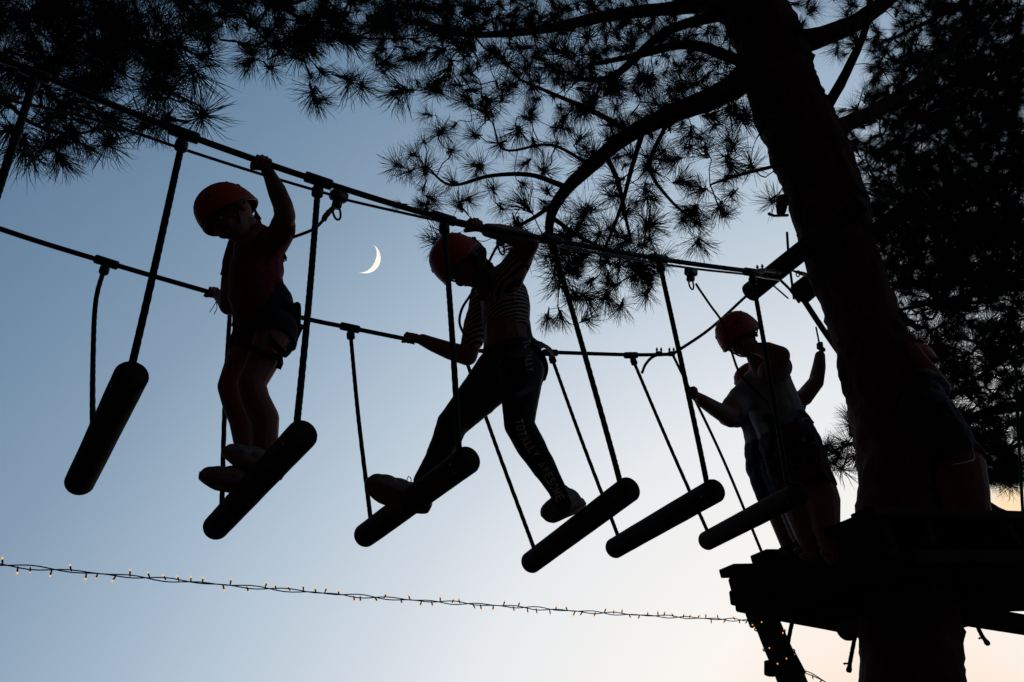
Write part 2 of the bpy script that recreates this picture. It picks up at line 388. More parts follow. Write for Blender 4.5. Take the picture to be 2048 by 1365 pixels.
LIMBS = [
    [(1125, 372, 6, 4.45), (1060, 350, 5, 4.5), (980, 352, 4, 4.55), (900, 370, 3, 4.6), (850, 330, 1.6, 4.6)],
    [(1265, 268, 6, 4.35), (1190, 225, 5, 4.4), (1110, 190, 4, 4.5), (1040, 160, 2.5, 4.6)],
    [(1180, 330, 4, 4.4), (1100, 290, 3, 4.5), (1010, 300, 2.4, 4.55), (985, 245, 1.6, 4.6)],
    [(1205, 300, 6, 4.4), (1235, 360, 5, 4.4), (1250, 430, 4, 4.4), (1262, 480, 2.5, 4.45)],
    [(1290, 250, 6, 4.35), (1265, 330, 5, 4.45), (1240, 420, 4, 4.5), (1200, 520, 2.5, 4.6)],
    [(1340, 235, 5, 4.3), (1300, 330, 4, 4.2), (1340, 400, 3, 4.2), (1400, 450, 2, 4.2)],
    [(1120, 400, 5, 4.45), (1060, 440, 4, 4.5), (1000, 470, 2.5, 4.5)],
    [(1110, 440, 5, 4.5), (1170, 480, 4, 4.5), (1260, 520, 3, 4.5)],
    [(1560, 330, 4, 4.3), (1480, 350, 3.5, 4.2), (1420, 370, 2, 4.2)],
    [(1520, 60, 26, 4.4), (1420, 10, 22, 4.6), (1250, -60, 18, 4.9), (1050, -110, 12, 5.2)],
    [(1420, 10, 14, 4.6), (1230, 30, 12, 5.), (1080, 60, 9, 5.2), (950, 70, 6, 5.3), (850, 60, 4, 5.3)],
    [(1500, 130, 12, 4.35), (1380, 90, 10, 4.2), (1280, 110, 7, 4.1), (1180, 130, 4, 4.1)],
    [(1500, 20, 12, 4.5), (1340, 60, 10, 4.6), (1230, 150, 7, 4.7), (1150, 160, 4, 4.8)],
    [(1560, 95, 34, 4.4), (1640, 75, 26, 4.4), (1720, 40, 22, 4.5), (1800, -20, 18, 4.6), (1900, -90, 12, 4.8)],
    [(1632, 250, 14, 4.35), (1665, 195, 11, 4.3), (1700, 130, 9, 4.2), (1730, 60, 7, 4.1), (1745, -30, 5, 4.)],
    [(1625, 275, 22, 4.4), (1690, 250, 17, 4.6), (1760, 215, 14, 4.8), (1840, 160, 11, 5.), (1930, 60, 8, 5.3)],
]
LIMBS[13] = [(x, y, r*.8, q) for x, y, r, q in LIMBS[13]]
for i, L in enumerate(LIMBS): px_limb(pine, L, 20+i, seedsA, 12 if i > 8 else 7)
rg = random.Random(11)
mainrows = [(0, 9, '6778899999998455430'), (1, 12, '346789999990004531'), (2, 12, '034568999996000230'), (3, 12, '013445677775001200'),
            (4, 12, '02112235643'), (5, 12, '12222232332'), (6, 12, '12211334442'), (7, 13, '10057754'), (8, 16, '0776700'), (9, 17, '4310')]
tA = scatter(mainrows, 0, 0, 1.0, rg, lambda x, y, g: Y(x, y, 4.35+g.uniform(-.45, .75)))
tA += scatter([(-1, 10, '678899999888887654'), (-2, 11, '6788888888776')], 0, 0, .8, rg, lambda x, y, g: Y(x, y, 4.5+g.uniform(-.45, .75)))
for x, y in ((820, 310), (815, 345), (845, 380), (880, 265), (905, 300), (870, 400), (868, 488), (1130, 235), (1170, 215), (1060, 235), (640, 0), (1450, 430), (1400, 380), (1540, 400), (1500, 330), (1395, 490), (1180, 600), (1290, 590), (1130, 170)):
    tA.append(Y(x, y, 4.5))
for x, y in ((1670, 905), (1650, 925), (1690, 890), (1700, 845), (1685, 935), (1710, 915)): pass
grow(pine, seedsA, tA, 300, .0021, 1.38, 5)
settle(pine, tp[0])

# --- pine beyond the left edge whose low branches hang over the ropes
lp = thing('pine_tree', 'pine with long needle tufts hanging over the rope handrail in the upper left corner', 'pine tree')
lb = CAM + Vector((-4.1, -.35, 0))
base = Vector((lb.x, lb.y, -.1)); lt = [base, base+Vector((.02, .02, 1.2)), base+Vector((.05, .08, 3.2)), base+Vector((.12, .2, 5.5)), base+Vector((.2, .3, 8.5)), base+Vector((.2, .3, 11))]
from_bm('trunk', bark_tube(lt, [.27, .22, .2, .17, .11, .04], 30, .06, .1, 9), BARK, lp)
seedsB = []
top = lt[3]
BL = [
    [Vector(lt[3]), Y(-260, -220, 2.3), Y(0, -80, 2.6), Y(190, -10, 2.9), Y(275, 90, 3.), Y(330, 172, 3.), Y(400, 213, 3.)],
    [Vector(lt[3]), Y(-260, -220, 2.3), Y(120, -170, 2.9), Y(400, -60, 3.3), Y(560, 15, 3.5), Y(650, 62, 3.6), Y(740, 78, 3.7)],
    [Vector(lt[2])+Vector((.04, .05, .9)), Y(-300, -10, 2.2), Y(-60, 80, 2.6), Y(60, 145, 2.75), Y(130, 220, 2.8)],
    [Vector(lt[2])+Vector((.04, .05, .9)), Y(-300, -10, 2.2), Y(-100, 150, 2.5), Y(0, 195, 2.6), Y(60, 245, 2.7), Y(140, 268, 2.7), Y(215, 255, 2.75)],
    [Y(400, -60, 3.3), Y(470, 20, 3.3), Y(520, 70, 3.3), Y(505, 120, 3.3)],
    [Y(560, 15, 3.5), Y(700, -20, 3.8), Y(850, 0, 4.), Y(960, 60, 4.1)],
    [Y(190, -10, 2.9), Y(330, -20, 3.), Y(420, 40, 3.), Y(440, 80, 3.)],
    [Y(740, 78, 3.7), Y(850, 75, 3.8), Y(925, 45, 3.9), Y(925, 150, 3.9)],
]
for i, P in enumerate(BL):
    r0 = (.05, .05, .03, .03, .009, .014, .01, .008)[i]; r1 = (.006, .008, .006, .006, .004, .005, .004, .003)[i]
    k = len(P); limb(lp, P, [r0+(r1-r0)*(j/(k-1))**.6 for j in range(k)], 60+i, 9)
    seedsB += [q for q in smoothpath(P, .1) if (q-lt[3]).length > .8]
rg = random.Random(21)
lrows = [(0, 0, '788765567777788765'), (1, 0, '4677653245544320'), (2, 0, '255543100112201'), (3, 0, '1343310000000'), (4, 0, '1322000')]
tB = scatter(lrows, 0, 0, .95, rg, lambda x, y, g: Y(x, y, (2.65 if x < 420 else 3.2)+g.uniform(-.25, .40)+max(0, x-600)/700))
tB += scatter([(-1, -3, '4678887776666655'), (-2, -3, '357776655555'), (0, -4, '4577'), (1, -4, '3466'), (2, -4, '2344'), (3, -3, '233')], 0, 0, .7, rg, lambda x, y, g: Y(x, y, 2.75+g.uniform(-.25, .4)))
for x, y, q in ((408, 222, 2.9), (398, 235, 2.95), (340, 240, 2.9), (125, 325, 2.8), (185, 300, 2.8), (50, 300, 2.75), (495, 128, 3.3), (545, 135, 3.3), (625, 192, 3.3), (638, 205, 3.35), (690, 155, 3.5), (700, 165, 3.5), (240, 255, 2.8),
                (755, 118, 3.7), (830, 120, 3.8), (870, 165, 3.9), (905, 170, 3.9), (950, 180, 4.), (980, 205, 4.), (935, 165, 4.), (100, 240, 2.7), (90, 160, 2.7), (20, 140, 2.7), (210, 165, 2.9)):
    tB.append(Y(x, y, q))
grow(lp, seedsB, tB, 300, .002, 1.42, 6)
settle(lp, base)

# --- the dense pine behind the platform on the right
rp = thing('pine_tree', 'dark dense pine crown filling the right side behind the platform tree', 'pine tree')
rb = CAM + Vector((8.6, 7.6, -1.7)); lt = [rb+Vector((.0, 0, 1.2*q)) for q in (0, 1.5, 3.5, 5.5, 7.5, 10)]
from_bm('trunk', bark_tube(lt, [.32, .27, .24, .2, .14, .05], 26, .1, .1, 12), BARK, rp)
seedsC = [p for p in smoothpath(lt[2:], .4)]
rgb = random.Random(5)
RL = [
    [Y(2200, 800, 6.9), Y(2048, 812, 6.8), Y(1965, 828, 6.6), Y(1885, 870, 6.4), Y(1800, 895, 6.1)],
    [Y(2200, 560, 6.9), Y(2030, 575, 6.6), Y(1900, 600, 6.2), Y(1800, 620, 5.9)],
    [Y(2200, 300, 6.9), Y(2000, 360, 6.4), Y(1880, 400, 6.), Y(1760, 390, 5.7)],
    [Y(2200, 60, 6.9), Y(2000, 130, 6.4), Y(1880, 180, 6.), Y(1760, 230, 5.7)],
    [Y(2200, -160, 6.9), Y(2020, -60, 6.4), Y(1900, 20, 6.), Y(1780, 80, 5.7)],
    [Y(2200, 680, 6.9), Y(2050, 700, 6.5), Y(1950, 760, 6.3), Y(1900, 800, 6.2)],
    [Y(2200, 900, 6.9), Y(2060, 930, 6.7), Y(1990, 900, 6.6)],
    [Y(1800, 895, 6.1), Y(1720, 885, 6.0), Y(1668, 900, 6.0)],
]
for i, P in enumerate(RL):
    k = len(P); r0 = (.075, .06, .07, .07, .06, .04, .04, .03)[i]; limb(rp, P, [r0*(1-.75*j/(k-1)) for j in range(k)], 80+i, 9)
    seedsC += smoothpath(P, .15)
rg = random.Random(31)
rrows = [(0, 27, '36899'), (1, 26, '149999'), (2, 26, '069999'), (3, 26, '289999'), (4, 26, '799999'), (5, 26, '599999'), (6, 27, '89999'), (7, 27, '89999'),
         (8, 27, '68999'), (9, 27, '25789'), (10, 28, '5667'), (11, 28, '2566'), (12, 28, '4455'), (13, 28, '3677'), (14, 29, '378'), ]
tC = scatter(rrows, 0, 0, 3.6, rg, lambda x, y, g: Y(x, y, 6.2+g.uniform(-.9, .9)))
tC += scatter([(0, 29, '999'), (1, 29, '999'), (2, 29, '999'), (3, 28, '9999'), (4, 28, '9999'), (5, 28, '8999'), (6, 28, '8999'), (7, 28, '7999'), (8, 28, '5999'), (14, 30, '66')], 0, 0, 3.6, rg, lambda x, y, g: Y(x, y, 7.2+g.uniform(-.9, .9)))
tC += scatter([(k, 32, ('99863', '99874', '9985', '997', '99863', '9986', '9975', '9986', '99753', '9975', '8864', '7864', '7763', '8762', '764')[k]) for k in range(15)] + [(-1, 27, '789999998653'), (-2, 28, '68999987'), (-3, 29, '589986')], 0, 0, 1.8, rg, lambda x, y, g: Y(x, y, 6.6+g.uniform(-1.2, 1.2)))
for x, y in ((1665, 905), (1650, 930), (1690, 890), (1700, 845), (1685, 935), (1710, 915), (1660, 890), (1695, 825), (1705, 860), (1680, 915), (1650, 900), (1670, 925), (2000, 960), (2020, 975), (2040, 960)):
    tC.append(Y(x, y, 6.0+rg.uniform(-.1, .3)))
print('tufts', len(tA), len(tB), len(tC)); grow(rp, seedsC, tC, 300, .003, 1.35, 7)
settle(rp, rb)

# ================================================================== rope bridge
NO, FO = .40, -.43                 # near and far handrail, measured from the middle line
near_px = [(-260, 60), (0, 118), (180, 192), (368, 268), (500, 316), (637, 362), (887, 437), (1103, 480), (1317, 518), (1503, 543)]
NP = [K(x, y, NO) for x, y in near_px]
def cable(name, pts, r, m, label, cat='cable', group=None):
    bm = bmesh.new(); tube(bm, smoothpath(pts, .06), r, 10)
    return tag(from_bm(name, bm, m), label, cat, group)
beam_h = 2.47
def lefttrunk(z, o): return Vector((lb.x+.12, lb.y+.1, z))
NPx = [lefttrunk(NP[0].z+.4, 0)] + NP + [K(1530, 541, .2), K(1562, 545, -.10)]
cable('handrail_rope', NPx, .0125, CABLE, 'thick upper handrail rope that the child at left grips with a raised hand')
thin_px = [(-260, 118), (0, 196), (185, 238), (370, 300), (520, 348), (655, 388), (700, 402), (960, 460), (1200, 508), (1375, 536), (1490, 549)]
TP = [K(x, y, .30) for x, y in thin_px]
cable('safety_cable', [lefttrunk(TP[0].z+.3, 0)] + TP + [K(1530, 556, .05), K(1560, 560, -.1)], .0062, STEEL, 'thin steel safety cable just under the upper handrail, carrying the trolleys')
far_px = [(-260, 360), (0, 458), (213, 525), (430, 588), (600, 635), (700, 656), (820, 680), (925, 700), (1100, 705), (1262, 710), (1345, 709)]
FP = [K(x, y, FO) for x, y in far_px]
cable('handrail_rope', [lefttrunk(FP[0].z+.3, 0)] + FP, .0115, CABLE, 'lower handrail rope on the far side, held at hip height by two children')
e_far = K(1493, 592, -.4)
cable('anchor_rope', [FP[-1], K(1420, 658, -.42), e_far], .0105, CABLE, 'straight rope rising from the lower handrail to the clamped log end', 'rope')
cable('anchor_rope', [FP[-1], K(1440, 905, -.42), K(1533, 1128, -.44)], .0085, BROPE, 'dark rope running down from the lower handrail end to the platform corner', 'rope')
tb = bmesh.new(); tube(tb, smoothpath([K(1335, 708, FO), K(1308, 713, FO+.01), K(1292, 728, FO), K(1284, 746, FO)], .01), .009, 8)
tag(from_bm('rope_tail', tb, BROPE), 'short curved rope tail bent down beside the two clamps on the lower handrail', 'rope')
def clamp(name, P, axis, label, group):
    """U-bolt cable clamp: saddle, bolt bow, two nuts"""
    t = thing(name, label, 'cable clamp', group=group)
    side = (axis.cross(F)).normalized(); side = side if side.z > 0 else -side; w = axis.cross(side).normalized()
    bm = bmesh.new(); boxbm(bm, P, axis*.013, side*.017, w*.022, .004); from_bm('saddle', bm, STEEL, t)
    for k in (-1, 1):
        bm = bmesh.new(); q = P + w*.013*k + axis*.006*k; tube(bm, [q, q+side*.040], .0045, 8)
        tube(bm, [q+side*.020, q+side*.032], .0085, 6); from_bm('bolt', bm, STEEL, t)
    settle(t, P)
ax = (FP[-1]-FP[-2]).normalized()
clamp('cable_clamp', K(1318, 708, FO), ax, 'left cable clamp of the pair at the end of the lower handrail', 'clamps on the lower handrail')
clamp('cable_clamp', K(1343, 708, FO), ax, 'right cable clamp of the pair at the end of the lower handrail', 'clamps on the lower handrail')
ax = (K(1550, 544, 0)-K(1500, 541, .3)).normalized()
clamp('cable_clamp', K(1521, 543, .24), ax, 'left cable clamp on the upper handrail just before the long clamped log', 'clamps on the upper handrail')
clamp('cable_clamp', K(1550, 545, .0), ax, 'right cable clamp on the upper handrail touching the long clamped log', 'clamps on the upper handrail')
bm = bmesh.new(); tube(bm, smoothpath([K(1515, 548, .3), K(1502, 562, .28), K(1490, 582, .27)], .01), [.0085]*len(smoothpath([K(1515, 548, .3), K(1502, 562, .28), K(1490, 582, .27)], .01)), 8)
tag(from_bm('rope_tail', bm, BROPE), 'short rope tail hanging under the upper handrail end left of the clamped log', 'rope')

def tee(P, axis, down, root, s=1., lab=None):
    bm = bmesh.new(); axis = axis.normalized()
    tube(bm, [P-axis*.045*s, P-axis*.041*s, P+axis*.041*s, P+axis*.045*s], [.0155*s, .0185*s, .0185*s, .0155*s], 12)
    dn = down.normalized(); c = P+dn*.03*s; u, v = frame(dn)
    tube(bm, [P, P+dn*.03*s, P+dn*.034*s, P+dn*.058*s, P+dn*.062*s], [.014*s, .0145*s, .019*s, .019*s, .014*s], 12)
    for k in (-1, 1):
        q = P+axis*.03*s*k; w = axis.cross(dn).normalized(); tube(bm, [q-w*.022*s, q+w*.022*s], .004*s, 6)
    from_bm('cross_connector', bm, PLASTIC, root)
def near_dir(P): 
    i = min(range(len(NP)-1), key=lambda j: ((NP[j]+NP[j+1])/2-P).length); return NP[i+1]-NP[i]
def far_dir(P):
    i = min(range(len(FP)-1), key=lambda j: ((FP[j]+FP[j+1])/2-P).length); return FP[i+1]-FP[i]
LR = .0445*S
STEPS = [  # near top, near rope foot, near log end, far top, far foot, far log end, rope bows, label
    ((368, 268), (262, 738), (265, 748), (213, 525), (186, 862), (158, 968), 'wooden log step at far left, hanging steeply tilted with nobody on it'),
    ((637, 362), (593, 855), (607, 867), (462, 588), (443, 1030), (430, 1057), 'wooden log step under both feet of the child in the red tee'),
    ((887, 437), (918, 905), (938, 918), (700, 656), (742, 1045), (728, 1073), 'wooden log step under the front shoe of the child in printed leggings'),
    ((1103, 480), (1240, 965), (1260, 977), (925, 700), (1069, 1100), (1060, 1127), 'wooden log step under the rear shoe of the child in printed leggings'),
    ((1317, 518), (1415, 975), (1432, 980), (1100, 706), (1235, 1070), (1227, 1098), 'empty wooden log step hanging in mid air right of the striding child'),
    ((1503, 545), (1576, 975), (1600, 985), (1262, 711), (1418, 1070), (1412, 1083), 'empty wooden log step in front of the legs of the children on the platform'),
]
G = 'hanging log steps of the rope bridge'
for i, (nt_, nf, nl, ft, ff, fl, lab) in enumerate(STEPS):
    t = thing('log_step', lab, 'log step', group=G)
    lo = -.385 if i else -.33; ln = .385 if i else .33
    a = K(*nl, ln); b = K(*fl, lo); axl = (b-a).normalized(); a2 = a; b2 = b
    bm = bmesh.new()
    L = (b2-a2).length; pr = [(0, .86), (.004, .95), (.011, 1.)] ; n_ = 26; seq = [(x, r) for x, r in pr] + [(L*q/24, 1.0) for q in range(1, 24)] + [(L-x, r) for x, r in pr[::-1]]
    tube(bm, [a2+axl*x for x, r in seq], [LR*r for x, r in seq], n_)
    from mathutils import noise
    for v in bm.verts:                       # uneven turned surface
        c_ = a2+axl*(v.co-a2).dot(axl); v.co = c_+(v.co-c_)*(1+.018*noise.noise(v.co*9+Vector((i, 0, 0)))+.008*noise.noise(v.co*40))
    log = from_bm('log', bm, WOOD, t)
    # end screws, set in the round flank near the nearer end
    for sx, dz in (((.03, .55), (.03, -.15)) if i in (2, 3, 4) else ((.035, .35),)):
        side = (-(F - axl*F.dot(axl))).normalized(); up_ = axl.cross(side).normalized(); up_ = up_ if up_.dot(UP) > 0 else -up_
        dr = (side*math.cos(dz)+up_*math.sin(dz)).normalized(); q = a2+axl*(sx+.012)+dr*LR
        bm = bmesh.new(); tube(bm, [q-dr*.004, q+dr*.002], .0065, 8); from_bm('screw', bm, STEEL, log)
    tn = K(*nt_, NO); tf = K(*ft, FO)
    # rope feet go into the log on its axis
    rn = K(*nf, ln-.05); rf = K(*ff, lo+.07 if i else .02)
    if i == 0:
        npth = [tn, K(350, 350, .39), K(308, 540, .35), rn, rn+(b-a)*.06+Vector((0, 0, -.03))]
        rf = K(186, 862, -.08)
        fpth = [tf, K(192, 600, -.40), K(186, 720, -.32), rf, a.lerp(b, .62)]
    else:
        npth = [tn, tn.lerp(rn, .5)+D*.004, rn, rn.lerp(a.lerp(b, .1), .8)]; fpth = [tf, tf.lerp(rf, .5)-D*.006, rf, rf.lerp(a.lerp(b, .93), .7)]
    from_bm('rope', rope_bm(npth, .0118), ROPE if i > 0 else BROPE, t)
    from_bm('rope', rope_bm(fpth, .0098), ROPE if i > 1 else BROPE, t)
    tee(tn, near_dir(tn), rn-tn, t, 1.2); tee(tf, far_dir(tf), (fpth[1]-tf), t, 1.1)
    settle(t, (a+b)/2)
# the next step's rope at the left edge
t = thing('log_step', 'log step cut off by the left edge, only its near rope showing', 'log step', group=G)
tn = K(72, 148, NO); rn = K(-60, 560, .36); from_bm('rope', rope_bm([tn, K(40, 250, .4), K(0, 370, .39), rn], .0125), BROPE, t); tee(tn, near_dir(tn), rn-tn, t, 1.05)
a = rn+Vector((0, 0, -.03)); b = a - N*.74*S + D*.02
bm = bmesh.new(); tube(bm, [a+N*.05, a+N*.045, b, b-N*.005], [LR*.9, LR, LR, LR*.9], 24); from_bm('log', bm, WOOD, t)
tf = K(-55, 438, FO); from_bm('rope', rope_bm([tf, b+N*.06], .0098), BROPE, t); tee(tf, far_dir(tf), b-tf, t, .95)
settle(t, (a+b)/2)

# ================================================================== trunk clamps
def roundlog(bm, a, b, r, n=22):
    x = (b-a).normalized(); tube(bm, [a, a+x*.008, a+x*.02, b-x*.02, b-x*.008, b], [r*.8, r*.94, r, r, r*.94, r*.8], n)
a = K(1497, 588, -.40); b = K(1726, 404, .5); bm = bmesh.new(); tube(bm, [a, a+(b-a)*.008, a+(b-a)*.025, b-(b-a)*.025, b-(b-a)*.008, b], [R(a, q) for q in (16, 19, 20, 17, 16, 13)], 22)
ca = from_bm('clamp_log', bm, WOOD); tag(ca, 'long round log strapped across the front of the trunk, upper handrail ends on it', 'log', 'logs clamped round the trunk')
a = K(1595, 592, -.42); b = K(1850, 386, .52); bm = bmesh.new(); tube(bm, [a, a+(b-a)*.008, a+(b-a)*.025, b-(b-a)*.025, b-(b-a)*.008, b], [R(a, q) for q in (19, 22.5, 24, 15, 14, 12)], 22)
cb = from_bm('clamp_log', bm, WOOD); tag(cb, 'round log passing behind the trunk, its far end sticking out on the right', 'log', 'logs clamped round the trunk')
# strap pole slanting down behind the trunk
cable('brace_pole', [K(1602, 592, -.45), K(1655, 672, -.42), K(1760, 820, -.35)], .022, WOOD, 'slim pole slanting down from the second log to the left side of the trunk', 'pole')
cable('brace_pole', [K(1770, 610, -.40), K(1800, 632, -.3), K(1840, 660, -.25)], .024, WOOD, 'stubby dark pole poking out right of the trunk above the half hidden child', 'pole')
def sling(pts, r, label, m=BROPE): cable('sling_rope', pts, r, m, label, 'rope')
sling([K(1574, 465, -.1), K(1578, 520, -.15), K(1588, 598, -.38)], .009, 'dark rope hanging down beside the trunk to the second log')
sling([K(1560, 560, -.2), K(1580, 580, -.3), K(1598, 605, -.38)], .010, 'short thick rope slanting between the two clamped logs')
sling([K(1545, 570, -.2), K(1576, 597, -.38)], .006, 'short thin rope slanting between the two clamped logs')
sling([K(1632, 655, -.40), K(1638, 685, -.36), K(1640, 705, -.34), K(1634, 770, -.32), K(1610, 812, -.28), K(1604, 852, -.26)], .0065, 'thin rope gripped by the raised hand left of the trunk')
sling([K(1712, 375, .3), K(1750, 392, .2), K(1800, 412, .1)], .012, 'rope end running down to the right from the trunk above the clamp logs')
bm = bmesh.new(); tube(bm, smoothpath([K(1495, 575, -.3), K(1560, 528, -.1), K(1640, 460, .3), K(1720, 385, .55)], .05), .006, 8)
tag(from_bm('sling_rope', bm, ROPE), 'green rope lying along the front clamped log across the trunk', 'rope')
# thimble eye and small carabiner left of trunk
def carabiner(P, up, side, s, root, m=STEEL, r=.0045):
    bm = bmesh.new(); pts = []
    for k in range(17):
        a = 2*math.pi*k/16; pts.append(P+up*math.cos(a)*s*(1.0)+side*math.sin(a)*s*.55)
    tube(bm, pts, r, 7, caps=False); return from_bm('carabiner', bm, m, root)
t = thing('shackle', 'small yellow sleeved shackle tied against the trunk between the clamped logs', 'shackle')
P = K(1606, 548, -.1); bm = bmesh.new(); cone(bm, K(1585, 542, -.15), .006, P, .016, 8); cone(bm, P, .016, K(1622, 552, 0), .008, 8); from_bm('sleeve', bm, YEL, t)
carabiner(K(1596, 548, -.12), UP, RIGHT, .022, t); settle(t, P)
# stub branch, knots at the trunk's left side
bm = bmesh.new(); tube(bm, [K(1575, 431, 0), K(1548, 432, .02), K(1538, 428, .03)], [.011, .009, .012], 8)
from_bm('branch_stub', bm, BARK, pine).location -= pine.location
for (x0, y0, x1, y1, r) in ((1565, 400, 1562, 425, 11), (1640, 220, 1660, 240, 5), (1650, 250, 1668, 254, 4), (1632, 214, 1652, 206, 3)):
    bm = bmesh.new(); a = K(x0, y0, 0); b = K(x1, y1, .02); tube(bm, [a, a.lerp(b, .5), b], [R(a, r)*1.2, R(a, r), R(a, r*.8)], 8)
    from_bm('branch_stub', bm, BARK, pine).location -= pine.location

# ================================================================== platform
pf = thing('tree_platform', 'wooden plank platform built round the big pine trunk', 'platform')
hd = .74; rgp = random.Random(4)
nb = 8; w = .94/nb
for i in range(nb):
    o0 = -.51+w*i; st = 2.86+rgp.uniform(-.03, .05) + (.10 if i in (1,) else 0)
    if i == 6: st += .05
    c0 = BP(st, o0+w/2, hd+.012); c1 = BP(5.6, o0+w/2, hd+.012+rgp.uniform(-.004, .004))
    bm = bmesh.new(); x = (c1-c0); boxbm(bm, (c0+c1)/2, x/2, N*(w/2*S-.004), Z*.024, .004)
    from_bm('plank', bm, PLANK, pf, smooth=False)
def beam(a, b, hw, hh, name='beam'):
    bm = bmesh.new(); x = (b-a)/2; sd_ = x.cross(Z).normalized(); boxbm(bm, (a+b)/2, x, sd_*hw, sd_.cross(x).normalized()*hh, .006)
    return from_bm(name, bm, PLANK, pf, smooth=False)
beam(BP(2.93, -.515, hd-.065), BP(2.93, .40, hd-.065), .035, .062)
beam(BP(3.22, -.515, hd-.065), BP(3.22, .40, hd-.065), .035, .062)
beam(BP(3.85, -.515, hd-.065), BP(3.85, .40, hd-.065), .035, .062)
beam(BP(4.6, -.515, hd-.065), BP(4.6, .40, hd-.065), .035, .062)
beam(BP(2.97, .30, hd-.19), BP(5.5, .30, hd-.19), .04, .065)
# big round bearers under the deck, far side
def rlog(a, b, r, name='bearer'):
    bm = bmesh.new(); roundlog(bm, a, b, r, 20); from_bm(name, bm, WOOD, pf)
beam(K(1470, 1192, -.50), K(1722, 1252, -.50), .05, .040)
beam(K(1500, 1205, -.42), K(1800, 1262, -.42), .05, .060)
beam(BP(3.1, -.2, .56), BP(5.2, -.2, .50), .05, .09)
beam(BP(3.1, .12, .60), BP(5.2, .12, .56), .05, .09)
rlog(K(1688, 1262, -.30), K(1860, 1180, .3), .06)
rlog(BP(3.75, -.45, .47), BP(3.75, .5, .47), .085)
beam(K(1915, 1228, -.3), K(2120, 1262, -.35), .05, .055)
beam(K(1900, 1244, -.25), K(1972, 1226, -.22), .04, .05)
for k in range(9):
    o0 = -.44+.10*k; beam(BP(3.0+.02*(k % 3), o0, hd-.17), BP(5.5, o0, hd-.17), .045, .034, 'joist')
beam(K(1480, 1200, -.47), K(1700, 1246, -.47), .05, .055)
beam(BP(2.95, -.513, hd-.085), BP(2.95, .37, hd-.085), .055, .088)
beam(BP(2.98, -.50, hd-.20), BP(2.98, .36, hd-.13), .05, .06)
settle(pf, BP(3.4, 0, hd))
# support post wrapped in lights
t = thing('support_post', 'slim leaning post under the platform wrapped with tiny orange lights', 'post')
a = K(1530, 1236, -.42); b = K(1600, 1400, -.42); dr = (b-a).normalized(); g = b+dr*((b.z+.05)/-dr.z)
g = Vector((b.x+.25, b.y-.05, -.1))
bm = bark_tube([a-dr*.03, a, b, b.lerp(g, .5), g], [R(a, 24), R(a, 25), R(b, 30), .075, .085], 18, .05, .05, 7); from_bm('pole', bm, WOOD, t)
bm = bmesh.new(); tube(bm, [K(1578, 1308, -.40), K(1600, 1350, -.40)], R(a, 13), 12); from_bm('knot', bm, WOOD, t); bm = bmesh.new(); tube(bm, [K(1540, 1325, -.40), K(1540, 1350, -.40)], R(a, 11), 12); from_bm('knot', bm, WOOD, t)
settle(t, g)
# hanging rope ends below the deck
def rope_end(pts, r, label):
    t = thing('rope_end', label, 'rope'); P = [K(x, y, o) for x, y, o in pts]
    from_bm('rope', rope_bm(P, r), BROPE, t)
    bm = bmesh.new(); e = P[-1]; x = (P[-1]-P[-2]).normalized(); tube(bm, [e-x*.02, e, e+x*.012], [r*1.1, r*1.5, r*1.2], 8); from_bm('knot', bm, BROPE, t)
    bm = bmesh.new(); q = P[-2].lerp(P[-1], .55); s_ = RIGHT*(-.028) + UP*.004; tube(bm, [q, q+s_, q+s_+UP*-.006+RIGHT*-.005], [.006, .005, .008], 7); from_bm('cable_tie', bm, PLASTIC, t)
    settle(t, P[0])
rope_end([(1586, 1236, -.35), (1577, 1280, -.36), (1573, 1312, -.38)], .011, 'short rope hanging from the platform down to the wrapped post')
rope_end([(1712, 1262, -.3), (1702, 1315, -.31), (1698, 1340, -.32)], .011, 'loose rope end hanging between the wrapped post and the trunk')
rope_end([(1942, 1226, -.2), (1962, 1268, -.21), (1974, 1286, -.22)], .012, 'loose rope end hanging under the platform right of the trunk')
# ropes of the next crossing at the right edge
sling([K(2030, 700, .2), K(2036, 850, .2), K(2047, 1048, .2)], .009, 'green upright rope near the right edge of the platform', ROPE)
sling([K(1975, 1008, .2), K(2000, 1020, .2), K(2060, 1045, .2)], .012, 'thick rope slanting down beside the upright rope at the right edge')
bm = bmesh.new(); cone(bm, K(1978, 1010, .2), .02, K(1996, 1020, .2), .017); tag(from_bm('rope_sleeve', bm, PLASTIC), 'rounded black sleeve on the slanting rope at the right edge', 'rope sleeve')

